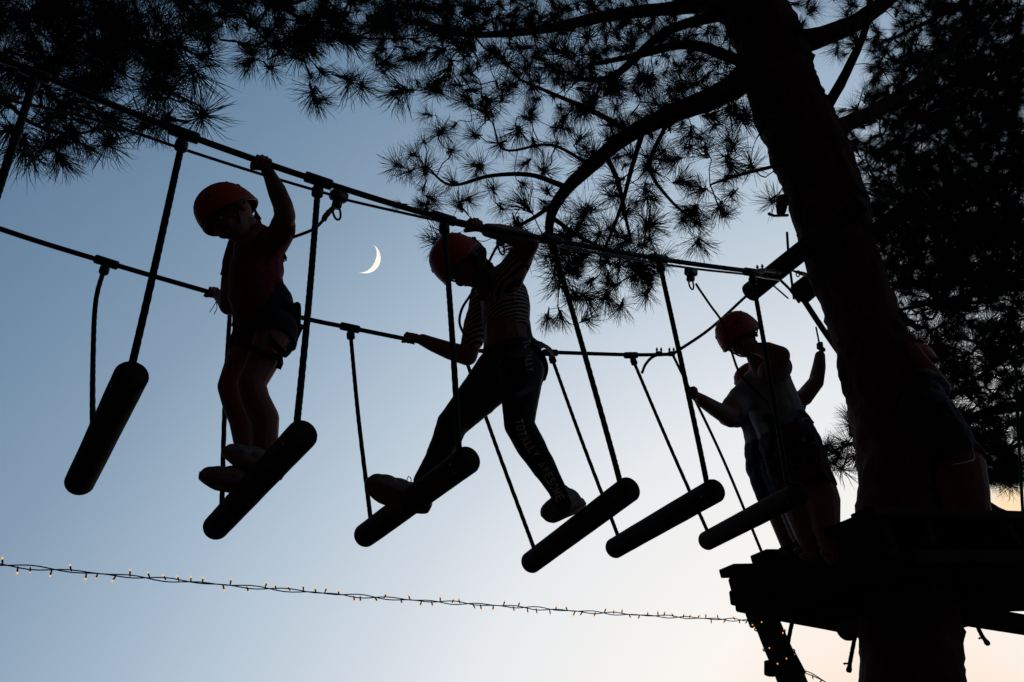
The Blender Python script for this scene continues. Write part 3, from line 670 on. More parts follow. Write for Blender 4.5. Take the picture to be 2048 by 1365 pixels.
# ================================================================== string lights
def bulbs(root, pts, every, rg, size=.006):
    i = 0
    for a, b in zip(pts, pts[1:]):
        pass
def string(name, label, path, n, rg, slack=.008, wire=.0024, led=.0036, stalk=.019):
    t = thing(name, label, 'string lights'); P = smoothpath(path, .03)
    for ph in (0, math.pi):
        bm = bmesh.new(); Q = []
        for k, p in enumerate(P):
            a = k*.42+ph; Q.append(p+UP*math.sin(a)*slack*.45+RIGHT.cross(UP)*math.cos(a)*slack*.45 + UP*.004*math.sin(k*.9+ph*3))
        tube(bm, Q, wire, 5); from_bm('wire', bm, PLASTIC, t)
    tot = len(P)-1
    mesh_s = mesh_l = None
    for k in range(n):
        u = (k+rg.uniform(.2, .8))/n*tot; j = int(u); p = P[j].lerp(P[min(j+1, tot)], u-j)
        dirn = (UP*(1 if rg.random() < .5 else -1)*rg.uniform(.5, 1) + RIGHT*rg.uniform(-.5, .5) + F*rg.uniform(-.5, .5)).normalized()
        if mesh_s is None:
            bm = bmesh.new(); tube(bm, [Vector((0, 0, 0)), Vector((0, 0, stalk*.55)), Vector((0, 0, stalk))], [wire, wire*1.3, led*.95], 6); mesh_s = bpy.data.meshes.new('bulb_holder'); bm.to_mesh(mesh_s); bm.free(); mesh_s.materials.append(PLASTIC)
            bm = bmesh.new(); ball(bm, Vector((0, 0, stalk+led*.8)), Vector((led, 0, 0)), Vector((0, led, 0)), Vector((0, 0, led*1.5)), 8, 6); mesh_l = bpy.data.meshes.new('bulb'); bm.to_mesh(mesh_l); bm.free(); mesh_l.materials.append(GLOWM); mesh_l.shade_smooth()
        h = bpy.data.objects.new('bulb_holder', mesh_s); COL.objects.link(h); h.parent = t
        h.matrix_local = Matrix.Translation(p) @ dirn.to_track_quat('Z', 'Y').to_matrix().to_4x4()
        l = bpy.data.objects.new('bulb', mesh_l); COL.objects.link(l); l.parent = h
    settle(t, P[0]); return t
rg = random.Random(8)
sp = [(-200, 1112), (0, 1130), (200, 1148), (400, 1166), (600, 1183), (800, 1199), (1000, 1212), (1200, 1226), (1400, 1237), (1512, 1242)]
string('string_lights', 'long dark wire with tiny warm bulbs stretched across the lower sky', [K(x, y, -.42) for x, y in sp], 74, rg)
bm = bmesh.new(); P = [K(370, 1164, -.42), K(385, 1165.5, -.42), K(400, 1166, -.42), K(410, 1166, -.42)]; tube(bm, P, [.004, .008, .008, .004], 8)
pw = []
a0 = K(1530, 1240, -.42); b0_ = K(1606, 1410, -.42)
for k in range(60):
    u = k/59; c = a0.lerp(b0_, u); r_ = (R(a0, 25)+(R(b0_, 30)-R(a0, 25))*u)+.006; an = u*26
    uu, vv = frame(b0_-a0); pw.append(c+uu*math.cos(an)*r_+vv*math.sin(an)*r_)
string('string_lights', 'string of tiny orange lights wound round the slim post under the platform', pw, 24, rg, .004, .0022, .0034, .009)
string('string_lights', 'lower light string leaving the wrapped post toward the lower right', [K(1598, 1340, -.4), K(1625, 1350, -.4), K(1650, 1364, -.4), K(1700, 1392, -.4)], 6, rg, .01, .0028)

# ================================================================== moon
mc = ray(730, 516).normalized(); MD = 900.; Mc = CAM+mc*MD; Rm = 31/FPX*MD/(ray(730, 516).length)
lit = (RIGHT*.887-UP*.46).normalized(); tip = (RIGHT*.46+UP*.887).normalized(); tov = -mc
lit = (lit-tov*lit.dot(tov)).normalized(); tip = tov.cross(lit)
bm = bmesh.new(); nu, nv = 40, 10; g_ = []
for i in range(nu+1):
    a = -math.pi/2+math.pi*i/nu; row = []
    for j in range(nv+1):
        b = math.radians(-5 + (49+5)*j/nv)      # longitude from the limb inwards
        row.append(bm.verts.new(tip*math.sin(a)*Rm + (lit*math.cos(b)+tov*math.sin(b))*math.cos(a)*Rm))
    g_.append(row)
for i in range(nu):
    for j in range(nv): bm.faces.new((g_[i][j], g_[i][j+1], g_[i+1][j+1], g_[i+1][j]))
for i in range(nu):                            # inner face closes the lune
    bm.faces.new((g_[i][0], g_[i+1][0], g_[i+1][nv], g_[i][nv]))
bmesh.ops.remove_doubles(bm, verts=bm.verts, dist=.001)
mo = from_bm('moon', bm, MOONM); mo.location = Mc; tag(mo, 'bright white crescent moon between the two climbing children', 'moon')

# ================================================================== people
def wpt(t): return K(t[0], t[1], t[2])
def limbs(bm, L):
    """L: chains of (px, py, off, radius px); each chain one tapered limb"""
    for ch in L:
        P = [wpt(t) for t in ch]; r = [R(p, t[3]) for p, t in zip(P, ch)]
        for i in range(len(P)-1): cone(bm, P[i], r[i], P[i+1], r[i+1])
        if len(P) == 1: ball(bm, P[0], r[0])
def hand(bm, G, c, w, rc, s=1., flip=1, thumb=True, pd=None):
    """four fingers and a thumb closed round a rope at G running along c, coming from wrist w"""
    c = c.normalized(); u = (pd if pd is not None else (w-G)); u = u-c*u.dot(c); u.normalize(); v = c.cross(u)*flip; rf = .0068*s
    at_ = lambda o, r, a: G + c*o + u*(r*math.cos(math.radians(a))) + v*(r*math.sin(math.radians(a)))
    for i, (o, l) in enumerate(((-.026, .92), (-.0085, 1.05), (.0085, 1.0), (.025, .82))):
        o *= s; kn = at_(o, rc+.018*s, 38)
        cone(bm, w.lerp(kn, .12)+c*o*.5, .011*s, kn, .0088*s, 8)
        p1 = at_(o, rc+(.0165+.003*((i*7) % 3-1))*s*l, 100+6*(i % 2)); p2 = at_(o*.97, rc+.011*s, 185); p3 = at_(o*.95, rc+.0095*s, 255)
        cone(bm, kn, .0080*s, p1, rf*1.08, 8); cone(bm, p1, rf*1.08, p2, rf, 8); cone(bm, p2, rf, p3, rf*.85, 8)
    if thumb:
        t0 = w.lerp(G, .35)-c*.012*s; t1 = at_(-.034*s, rc+.016*s, -42); t2 = at_(-.040*s, rc+.010*s, -100); t3 = at_(-.030*s, rc+.009*s, -160)
        cone(bm, t0, .012*s, t1, .0105*s, 8); cone(bm, t1, .0105*s, t2, .0085*s, 8); cone(bm, t2, .0085*s, t3, .0072*s, 8)
def headpoints(C, fwd, up, s):
    side = fwd.cross(up).normalized(); return side
def head(bm, C, fwd, up, s=1., mouth=True):
    """skull, jaw, nose, ears, brow; C is the middle of the skull"""
    fwd = fwd.normalized(); up = (up-fwd*up.dot(fwd)).normalized(); sd_ = fwd.cross(up)
    P = lambda f, x, z: C+fwd*f*s+sd_*x*s+up*z*s
    ball(bm, P(-.005, 0, .02), fwd*.092*s, sd_*.074*s, up*.085*s, 20, 14)
    ball(bm, P(.022, 0, -.038), fwd*.062*s, sd_*.056*s, up*.062*s, 18, 12)          # face
    ball(bm, P(.040, 0, -.078), fwd*.030*s, sd_*.034*s, up*.026*s, 12, 8)           # chin
    cone(bm, P(.078, 0, -.010), .007*s, P(.094, 0, -.036), .0105*s, 8)              # nose
    for k in (-1, 1):
        ball(bm, P(.060, .030*k, -.035), fwd*.024*s, sd_*.024*s, up*.024*s, 10, 8)  # cheeks
        ball(bm, P(-.006, .078*k, -.015), fwd*.017*s, sd_*.009*s, up*.028*s, 10, 8) # ears
        cone(bm, P(.068, .012*k, .016), .009*s, P(.060, .042*k, .014), .008*s, 8)   # brows
    cone(bm, P(.080, -.018, -.062), .0062*s, P(.080, .018, -.062), .0062*s, 8)      # lips
    return P
def face_parts(root, C, fwd, up, s=1.):
    fwd = fwd.normalized(); up = (up-fwd*up.dot(fwd)).normalized(); sd_ = fwd.cross(up)
    P = lambda f, x, z: C+fwd*f*s+sd_*x*s+up*z*s
    for k in (-1, 1):
        bm = bmesh.new(); ball(bm, P(.070, .029*k, -.004), .0095*s); e = from_bm('eye', bm, TRIM, root)
        bm = bmesh.new(); ball(bm, P(.0775, .029*k, -.006), .0045*s); from_bm('iris', bm, DARK, e)
def helmet(root, C, fwd, up, m, s=1., vents=True, L=.135, W=.108, T=.118):
    fwd = fwd.normalized(); up = (up-fwd*up.dot(fwd)).normalized(); sd_ = fwd.cross(up)
    bm = bmesh.new(); nu, nv = 36, 14; outer = []; inner = []
    def shell(k, drop):
        rows = []
        for j in range(nv+1):
            e = math.pi/2*(1-j/nv)                   # from crown to rim
            row = []
            for i in range(nu):
                a = 2*math.pi*i/nu; rim = drop*(.10 + .10*max(0, -math.cos(a)) + .25*max(0, abs(math.sin(a))-.5)) * (1-math.sin(e))**2
                q = C + fwd*math.cos(a)*math.cos(e)**.85*L*s*k + sd_*math.sin(a)*math.cos(e)**.85*W*s*k + up*(math.sin(e)**.95*T*s*k - rim*.16*s + .012*s)
                row.append(bm.verts.new(q))
            rows.append(row)
        return rows
    A_ = shell(1, 1); B_ = shell(.93, 1)
    for rows in (A_, B_):
        for a, b in zip(rows, rows[1:]):
            for i in range(nu): bm.faces.new((a[i], a[(i+1) % nu], b[(i+1) % nu], b[i]))
    for i in range(nu): bm.faces.new((A_[-1][i], A_[-1][(i+1) % nu], B_[-1][(i+1) % nu], B_[-1][i]))
    bmesh.ops.remove_doubles(bm, verts=bm.verts, dist=.0005)
    h = from_bm('helmet', bm, m, root)
    pr = lambda a, e, k=1.: C + fwd*math.cos(a)*math.cos(e)**.85*L*s*k + sd_*math.sin(a)*math.cos(e)**.85*W*s*k + up*(math.sin(e)**.95*T*s*k+.012*s)
    # rim band
    bm = bmesh.new(); P = [v.co.copy() for v in h.data.vertices]; P = []
    for i in range(nu+1):
        a = 2*math.pi*i/nu; rim = (.10+.10*max(0, -math.cos(a))+.25*max(0, abs(math.sin(a))-.5)); P.append(C+fwd*math.cos(a)*L*s*.985+sd_*math.sin(a)*W*s*.985+up*(-rim*.16*s+.012*s))
    tube(bm, P, .0045*s, 6, caps=False); from_bm('rim', bm, PLASTIC, h)
    if vents:
        for k in (-1, 1):
            for a, e, w_ in ((25, 46, .009), (60, 48, .0075), (90, 44, .0075), (120, 48, .0075), (48, 26, .012), (140, 30, .010)):
                a = math.radians(a)*k; e = math.radians(e); q = pr(a, e); q2 = pr(a+.02, e); q3 = pr(a, e+.02)
                x = (q2-q).normalized(); y = (q3-q).normalized(); nn = x.cross(y).normalized(); nn = nn if nn.dot(q-C) > 0 else -nn
                bm = bmesh.new(); ball(bm, q-nn*.0020, x*w_*1.1*s, y*w_*.8*s, nn*.0026, 12, 6); from_bm('vent', bm, DARK, h)
    # chin straps
    Pc = lambda f, x, z: C+fwd*f*s+sd_*x*s+up*z*s
    for k in (-1, 1):
        bm = bmesh.new(); tube(bm, smoothpath([Pc(.045, .088*k, .0), Pc(.03, .080*k, -.04), Pc(.038, .05*k, -.085), Pc(.045, .012*k, -.108)], .012), .0048*s, 6)
        from_bm('chin_strap', bm, DARK, h)
        bm = bmesh.new(); tube(bm, smoothpath([Pc(-.06, .085*k, -.0), Pc(-.01, .084*k, -.035), Pc(.03, .078*k, -.045)], .012), .0045*s, 6)
        from_bm('chin_strap', bm, DARK, h)
    return h
def shoe(root, heel, toe, up, s=1., m=SHOE, accent=None, lace=True):
    """heel and toe points on the sole's underside"""
    x = (toe-heel); L = x.length; x.normalize(); up = (up-x*up.dot(x)).normalized(); y = up.cross(x); w = L*.19
    P = lambda f, a, h: heel+x*f*L+y*a*L+up*h*L
    bm = bmesh.new()
    for f, a, h, rx, ry, rz in ((.16, 0, .21, .16, .15, .22), (.30, 0, .22, .2, .16, .21), (.5, .005, .20, .25, .18, .18), (.70, .01, .17, .25, .20, .15), (.84, .01, .15, .17, .18, .135)):
        ball(bm, P(f, a, h), x*rx*L, y*ry*L, up*rz*L, 16, 10)
    cone(bm, P(.16, 0, .28), .105*L, P(.19, 0, .42), .10*L, 14)
    me = remesh(bm, .006, 3); u = link('shoe', me, m, root)
    # sole slab with tread
    bm = bmesh.new(); n_ = 36; rows = []
    for h, k in ((-.01, .93), (.012, 1.0), (.11, 1.03), (.135, .98)):
        row = []
        for i in range(n_):
            a = 2*math.pi*i/n_; f = .5+.5*math.cos(a); wd = (.165+.045*math.sin(math.pi*min(1, f*1.0))*0+.035*math.exp(-((f-.72)/.2)**2)-.012*math.exp(-((f-.4)/.13)**2))
            spring = .06*max(0, f-.78)/.22
            row.append(bm.verts.new(P(.5+(f-.5)*1.02*k, math.copysign(abs(math.sin(a))**.62, math.sin(a))*wd*k, h+spring*(1 if h < .05 else .8))))
        rows.append(row)
    for a, b in zip(rows, rows[1:]):
        for i in range(n_): bm.faces.new((a[i], a[(i+1) % n_], b[(i+1) % n_], b[i]))
    bm.faces.new(rows[0][::-1]); bm.faces.new(rows[-1]); from_bm('sole', bm, SOLE, u)
    if accent:
        bm = bmesh.new(); ball(bm, P(.42, -.125, .2), x*.11*L, y*.025*L, up*.075*L, 12, 8); from_bm('side_panel', bm, accent, u)
    if lace:
        bm = bmesh.new()
        for k in range(4):
            f = .40+.075*k; hh = .325-.055*k
            tube(bm, smoothpath([P(f, -.07, hh-.03), P(f+.01, 0, hh+.005), P(f+.02, .07, hh-.03)], .01), .0022, 5)
        for k in (-1, 1): tube(bm, smoothpath([P(.40, 0, .33), P(.38, .07*k, .43), P(.44, .10*k, .45), P(.44, .05*k, .36), P(.41, 0, .33)], .008), .002, 5)
        from_bm('lace', bm, TRIM, u).__setitem__('kind', 'stuff')
    return u
def cloth(root, name, L, m, cuts=(), voxel=.009, extra=None, sm=3, label=None, noise_amp=.007):
    bm = bmesh.new(); limbs(bm, L)
    if extra: extra(bm)
    me = remesh(bm, voxel, sm)
    from mathutils import noise
    nv_ = len(me.vertices); co = np.empty(nv_*3, 'f'); no_ = np.empty(nv_*3, 'f'); me.vertices.foreach_get('co', co); me.vertex_normals.foreach_get('vector', no_)
    co = co.reshape(-1, 3); no_ = no_.reshape(-1, 3)
    dd = np.array([noise.noise(Vector(c)*14)*noise_amp + noise.noise(Vector(c)*32)*noise_amp*.45 for c in co.tolist()], 'f')
    co = co + no_*dd[:, None]; me.vertices.foreach_set('co', co.ravel()); me.update()
    for c_ in cuts: cut(me, *c_)
    o = link(name, me, m, root)
    if label: o['label'] = label
    return o
def strap(root, pts, w, name='harness_strap', m=DARK, th=.004):
    """flat webbing band through pts"""
    P = smoothpath(pts, .015); bm = bmesh.new(); rows = []
    for i, p in enumerate(P):
        t = (P[min(i+1, len(P)-1)]-P[max(i-1, 0)]).normalized(); vw = (p-CAM).normalized(); s_ = t.cross(vw).normalized(); nn = s_.cross(t)
        rows.append([bm.verts.new(p+s_*w+nn*th), bm.verts.new(p-s_*w+nn*th), bm.verts.new(p-s_*w-nn*th), bm.verts.new(p+s_*w-nn*th)])
    for a, b in zip(rows, rows[1:]):
        for j in range(4): bm.faces.new((a[j], a[(j+1) % 4], b[(j+1) % 4], b[j]))
    bm.faces.new(rows[0]); bm.faces.new(rows[-1][::-1]); return from_bm(name, bm, m, root, smooth=False)
def trolley(x, y, label, lan, s=1., sleeve=True):
    """pulley on the thin cable, carabiner below, lanyard to the climber"""
    t = thing('pulley_trolley', label, 'pulley'); P = K(x, y, .30); ax = (TP[6]-TP[5]).normalized() if x < 1000 else (TP[9]-TP[8]).normalized()
    dn = -(UP-ax*UP.dot(ax)).normalized(); vw = ax.cross(dn).normalized()
    for k in (-1, 1):
        bm = bmesh.new(); c = P+vw*.012*k*s+dn*.004; boxbm(bm, c, ax*.036*s, dn*.022*s, vw*.003, .006); boxbm(bm, c+dn*.034*s, ax*.018*s, dn*.020*s, vw*.0029, .005); from_bm('side_plate', bm, STEEL, t)
    for k in (-1, 1):
        bm = bmesh.new(); q = P+ax*.018*k*s-dn*.006; tube(bm, [q-vw*.009, q+vw*.009], .014*s, 14); from_bm('wheel', bm, PLASTIC, t)
    bm = bmesh.new(); q = P+dn*.034*s; tube(bm, [q-vw*.018, q+vw*.018], .008*s, 10); from_bm('axle', bm, STEEL, t)
    carabiner(P+dn*.070*s+ax*.006, dn*1.0+ax*.35, ax, .030*s, t, STEEL, .005*s)
    L = [wpt(q) for q in lan]
    if sleeve:
        bm = bmesh.new(); tube(bm, smoothpath(L[:3], .008), .0115*s, 9, jitter=.10); from_bm('lanyard_sleeve', bm, YEL, t)
    bm = bmesh.new(); tube(bm, smoothpath(L, .012), .0068*s, 8); from_bm('lanyard', bm, BROPE, t); settle(t, P); return t

LEFT = -D
# ---------------------------------------------------------------- child one: red tee, shorts, one hand high
def person(label): return thing('person', label, 'person', group='children crossing the rope course')
p1 = person('child in dark red tee and shorts standing on a log, one hand raised')
bm = bmesh.new()
limbs(bm, [
    [(560, 470, .15, 25), (570, 432, .24, 21), (566, 412, .28, 20), (553, 380, .32, 18.5), (540, 352, .35, 13.5), (534, 340, .37, 12.5)],
    [(478, 505, -.10, 24), (463, 560, -.16, 20), (458, 612, -.24, 19), (450, 602, -.30, 16), (440, 592, -.36, 13)],
    [(500, 455, .0, 22), (515, 490, .02, 30), (512, 540, 0, 46), (515, 590, 0, 48), (530, 640, 0, 52)],
    [(512, 500, .0, 44), (512, 540, 0, 46)],
    [(552, 660, .09, 37), (532, 710, .09, 33), (503, 768, .08, 28), (511, 800, .07, 28), (529, 838, .06, 29), (530, 878, .05, 26), (524, 915, .04, 22)],
    [(510, 655, -.08, 37), (488, 715, -.08, 33), (464, 773, -.07, 28), (472, 805, -.07, 27), (488, 840, -.07, 29), (494, 890, -.07, 25), (494, 930, -.07, 21)],
])
HC = K(463, 434, .03); hf = (LEFT*math.cos(.72) - Z*math.sin(.72) + N*.12).normalized(); hu = (Z*math.cos(.72)+LEFT*math.sin(.72)).normalized()
head(bm, HC, hf, hu, 1.07); cone(bm, HC-hf*.03-hu*.06, .045, K(505, 470, 0), .045)
hand(bm, K(526, 327, NO), NP[5]-NP[4], K(538, 345, .37), .0125, .95, flip=1)
hand(bm, K(428, 588, FO), FP[3]-FP[2], K(442, 594, -.38), .0115, .9, flip=-1)
link('body', remesh(bm, .0042, 1, .4), SKIN, p1); face_parts(p1, HC, hf, hu, 1.07)
helmet(p1, HC+hu*.020-hf*.004, hf, hu, RED, 1.02)
top_n = (K(485, 440, 0)-K(512, 540, 0)).normalized()
cloth(p1, 'tshirt', [
    [(512, 482, 0, 36), (515, 520, 0, 50), (512, 560, 0, 52), (516, 592, 0, 56)], [(500, 462, 0, 27), (512, 490, 0, 40)],
    [(545, 486, .10, 32), (560, 468, .16, 28), (566, 452, .2, 25)], [(486, 500, -.08, 32), (470, 530, -.12, 26), (463, 558, -.15, 23)],
    [(515, 590, 0, 56), (522, 625, 0, 56)]], TEE, [(K(460, 552, -.15), (K(458, 612, -.24)-K(463, 530, -.15)).normalized(), .09), (K(478, 448, 0), (K(470, 435, 0)-K(505, 490, 0)).normalized(), .12)])
cloth(p1, 'shorts', [
    [(530, 605, 0, 54), (538, 650, 0, 58), (548, 665, .03, 50)], [(560, 640, .03, 42), (568, 672, .05, 30), (562, 700, .08, 24)],
    [(552, 660, .09, 43), (536, 702, .09, 41)], [(510, 655, -.08, 42), (495, 700, -.08, 38)]], DENIM,
    [(K(520, 697, 0), (K(512, 760, .03)-K(545, 660, .03)).normalized())])
hn = thing('harness', 'x', 'x'); del hn['label'], hn['category']; hn.parent = p1
strap(hn, [K(466, 645, .06), K(500, 655, .12), K(545, 640, .14), K(598, 628, .10)], .016, 'waist_belt')
strap(hn, [K(520, 655, .12), K(560, 700, .16), K(575, 705, .13), K(603, 650, .05)], .012, 'leg_loop')
strap(hn, [K(480, 680, .12), K(520, 705, .15), K(560, 718, .14), K(556, 738, .12)], .011, 'leg_loop')
bm = bmesh.new(); tube(bm, smoothpath([K(575, 622, .1), K(595, 608, .11), K(598, 622, .11), K(597, 650, .1)], .01), .009, 7); from_bm('gear_loop', bm, DARK, hn)
bm = bmesh.new(); tube(bm, smoothpath([K(468, 640, .1), K(471, 670, .1), K(469, 690, .1), K(474, 640, .1)], .01), .007, 7); from_bm('gear_loop', bm, DARK, hn)
bm = bmesh.new()
rgq = random.Random(2)
for k in range(26):
    o = rgq.uniform(-.02, .03); e = K(512+rgq.uniform(-6, 10), 446+rgq.uniform(-8, 10), o)
    tube(bm, smoothpath([K(500, 405, o), K(512, 425, o), e], .02), .006, 4)
for k in range(18): tube(bm, smoothpath([K(505, 430, .02), K(540, 480+rgq.uniform(-5, 5), .05), K(563+rgq.uniform(-2, 3), 500, .05), K(569+rgq.uniform(-2, 5), 515+rgq.uniform(0, 10), .05)], .02), .0022, 4)
from_bm('hair', bm, HAIR, p1, kind='stuff')
shoe(p1, K(562, 960, .06), K(440, 916, .02), Z-D*.2, 1)
shoe(p1, K(527, 992, -.08), K(395, 966, -.12), Z-D*.2, 1)
bm = bmesh.new(); tube(bm, smoothpath([K(433, 603, -.42), K(426, 615, -.42), K(419, 625, -.42)], .01), .0018, 5); tube(bm, smoothpath([K(432, 603, -.40), K(434, 616, -.40), K(428, 629, -.40)], .01), .0018, 5); from_bm('wristband', bm, DARK, p1, kind='stuff')
settle(p1, K(500, 990, 0))
trolley(678, 391, 'black pulley trolley between the two climbing children with a yellow sleeved lanyard', [(668, 415, .30), (655, 428, .29), (647, 440, .28), (628, 458, .25), (600, 470, .2), (566, 481, .12)])

# ---------------------------------------------------------------- child two: striped top, printed leggings, striding
p2 = person('child in striped top and black printed leggings striding between two logs')
HC2 = K(925, 530, .05); a_ = .95; hf2 = (LEFT*math.cos(a_)-Z*math.sin(a_)+N*.15).normalized(); hu2 = (Z*math.cos(a_)+LEFT*math.sin(a_)).normalized()
bm = bmesh.new()
ARMN = [(1018, 556, .16, 27), (1038, 520, .24, 24), (1056, 487, .32, 23), (1030, 474, .34, 20), (1000, 465, .36, 17), (975, 461, .38, 14)]
ARMF = [(972, 580, -.12, 24), (955, 640, -.18, 21), (935, 712, -.28, 20), (900, 702, -.34, 18), (868, 690, -.38, 15), (845, 680, -.41, 12)]
LEGL = [(1000, 745, -.06, 52), (955, 795, -.10, 42), (905, 848, -.12, 32), (893, 880, -.11, 30), (872, 920, -.09, 24), (845, 962, -.07, 19)]
LEGR = [(1040, 745, .08, 50), (1040, 800, .10, 38), (1038, 850, .11, 31), (1062, 893, .10, 30), (1088, 935, .09, 25), (1112, 975, .08, 19), (1128, 1008, .07, 17)]
limbs(bm, [ARMN, ARMF, [(975, 570, .05, 28), (1008, 600, 0, 46), (1012, 650, 0, 45), (1018, 700, 0, 52)], [(1000, 575, .05, 36), (1008, 620, 0, 46)],
    [(x, y, o, r-3) for x, y, o, r in LEGL], [(x, y, o, r-3) for x, y, o, r in LEGR]])
head(bm, HC2, hf2, hu2, 1.12); cone(bm, HC2-hf2*.05-hu2*.06, .045, K(985, 575, .04), .05)
hand(bm, K(950, 453, NO), NP[7]-NP[6], K(975, 461, .385), .0125, 1.0, flip=1)
hand(bm, K(820, 679, FO), FP[7]-FP[6], K(845, 680, -.415), .0115, 1.0, flip=-1)
link('body', remesh(bm, .0042, 1, .4), SKIN, p2); face_parts(p2, HC2, hf2, hu2, 1.12)
helmet(p2, HC2+hu2*.025-hf2*.004, hf2, hu2, RED, 1.08)
cloth(p2, 'striped_top', [
    [(990, 568, .04, 34), (1010, 600, 0, 50), (1012, 640, 0, 49), (1018, 668, 0, 48), (1018, 700, 0, 46)], [ (1000, 566, .1, 34), (1018, 554, .16, 32), (1034, 528, .22, 28), (1044, 508, .26, 26)],
    [(985, 580, -.08, 32), (968, 590, -.13, 27), (953, 645, -.19, 24), (945, 680, -.23, 23)]], STRIPE,
    [(K(1018, 668, 0), (K(1018, 720, 0)-K(1014, 640, 0)).normalized()), (K(1046, 505, .27), (K(1056, 487, .32)-K(1038, 520, .24)).normalized(), .10)], extra=None)
LG = cloth(p2, 'leggings', [[(1020, 678, 0, 47), (1022, 715, 0, 55), (1030, 745, .02, 56)], LEGL, LEGR, [(1055, 700, .03, 28), (1072, 740, .04, 22), (1068, 765, .05, 18)]], BLACK,
    [(K(1020, 672, 0), (K(1018, 640, 0)-K(1020, 700, 0)).normalized())], voxel=.007, noise_amp=.002)
hn = thing('harness', 'x', 'x'); del hn['label'], hn['category']; hn.parent = p2
strap(hn, [K(966, 700, .15), K(1000, 712, .19), K(1050, 705, .18), K(1085, 690, .1)], .016, 'waist_belt')
strap(hn, [K(1060, 690, .16), K(1085, 715, .14), K(1090, 745, .10), K(1070, 775, .10)], .014, 'leg_loop')
strap(hn, [K(1000, 780, .20), K(1030, 792, .23), K(1066, 775, .18)], .013, 'leg_loop')
strap(hn, [K(1065, 682, .12), K(1085, 690, .08), K(1100, 700, 0), K(1106, 712, -.1)], .010, 'tether')
bm = bmesh.new(); tube(bm, [K(1078, 742, .1), K(1093, 748, .1), K(1088, 760, .1)], .008, 6); from_bm('buckle', bm, PLASTIC, hn)
bm = bmesh.new()
for k in range(60):
    g = lambda s_: rgq.uniform(-s_, s_)
    tube(bm, smoothpath([K(945+g(8), 500+g(12), .05+g(.05)), K(968+g(6), 530+g(12), .07+g(.05)), K(985+g(8), 548+g(10), .08+g(.04)), K(962+g(8), 588+g(14), .10+g(.03))], .03), .006, 4)
for k in range(40): tube(bm, smoothpath([K(940+rgq.uniform(-10, 10), 480+rgq.uniform(-6, 10), .1), K(962+rgq.uniform(-8, 8), 505+rgq.uniform(-10, 10), .12), K(960+rgq.uniform(-8, 8), 545, .14)], .03), .006, 4)
from_bm('hair', bm, HAIR, p2, kind='stuff')
shoe(p2, K(858, 1022, .04), K(729, 976, .0), Z-N*.45, 1, accent=LIME)
shoe(p2, K(1170, 1014, -.02), K(1098, 1040, .03), Z-N*.35-D*.1, 1)
# print running down the outside of the leggings, laid on the cloth
tree = BVHTree.FromPolygons([v.co.copy() for v in LG.data.vertices], [tuple(p.vertices) for p in LG.data.polygons])
def leg_text(txt, path, size, word):
    """flat letters laid along a line on the cloth; path in picture pixels, size in pixels"""
    P = [Vector((x, y)) for x, y in path]; cum = [0]
    for a, b in zip(P, P[1:]): cum.append(cum[-1]+(b-a).length)
    n_ = len(txt)
    for i, chh in enumerate(txt):
        if chh == ' ': continue
        cu = bpy.data.curves.new('c', 'FONT'); cu.body = chh; cu.align_x = 'CENTER'; cu.size = 1.0; cu.offset = .02
        to = bpy.data.objects.new('c', cu); WORK.collection.objects.link(to); WORK.view_layers[0].update(); dg = WORK.view_layers[0].depsgraph; me = bpy.data.meshes.new_from_object(to.evaluated_get(dg))
        bpy.data.objects.remove(to)
        u = (i+.5)/n_*cum[-1]; j = max(k for k in range(len(P)-1) if cum[k] <= u); f_ = (u-cum[j])/(cum[j+1]-cum[j]); c = P[j].lerp(P[j+1], f_); t_ = (P[j+1]-P[j]).normalized()
        if 0 < f_ < 1:
            t2 = (P[min(j+2, len(P)-1)]-P[max(j-1, 0)]); t_ = (t_*2+t2.normalized()).normalized()
        h_ = Vector((t_.y, -t_.x))       # letter's up
        bm = bmesh.new(); bm.from_mesh(me); bmesh.ops.subdivide_edges(bm, edges=[e for e in bm.edges if e.calc_length() > .2], cuts=2); ok = True
        adv = cum[-1]/n_/size
        wdt = max(v.co.x for v in bm.verts)-min(v.co.x for v in bm.verts); kx = min(1.15, adv*.86/max(wdt, .05)) if wdt > .15 else 1
        for v in bm.verts:
            q = c+t_*(v.co.x*size*kx)+h_*((v.co.y-.35)*size); ry = ray(q.x, q.y).normalized(); loc, no, idx, ds = tree.ray_cast(CAM, ry)
            if loc is None: ok = False; break
            v.co = loc-ry*.0015+no*.0012
        if not ok or not bm.faces: bm.free(); continue
        from_bm('letter', bm, PRINT, word, smooth=False)
def word_root(nm): 
    e = bpy.data.objects.new(nm, None); COL.objects.link(e); e.parent = p2; return e
w_ = word_root('leg_print')
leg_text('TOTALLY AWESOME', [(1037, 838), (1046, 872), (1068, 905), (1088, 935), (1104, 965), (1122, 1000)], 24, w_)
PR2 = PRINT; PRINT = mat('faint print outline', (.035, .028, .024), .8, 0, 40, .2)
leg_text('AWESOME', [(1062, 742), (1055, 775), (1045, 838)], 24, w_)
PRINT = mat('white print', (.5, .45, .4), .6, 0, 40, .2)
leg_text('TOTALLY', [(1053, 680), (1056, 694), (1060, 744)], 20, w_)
settle(p2, K(1000, 1000, 0))
trolley(1002, 470, 'pulley trolley half hidden behind the forearm of the striding child', [(1004, 480, .30), (990, 500, .26), (960, 560, .12), (940, 592, .1), (924, 618, .1), (919, 645, .1), (928, 668, .12), (940, 680, .1)], .9, False)

# ---------------------------------------------------------------- children on the platform
HC3 = K(1484, 678, .10); a_ = .55; hf3 = (LEFT*math.cos(a_)-Z*math.sin(a_)+N*.10).normalized(); hu3 = (Z*math.cos(a_)+LEFT*math.sin(a_)).normalized()
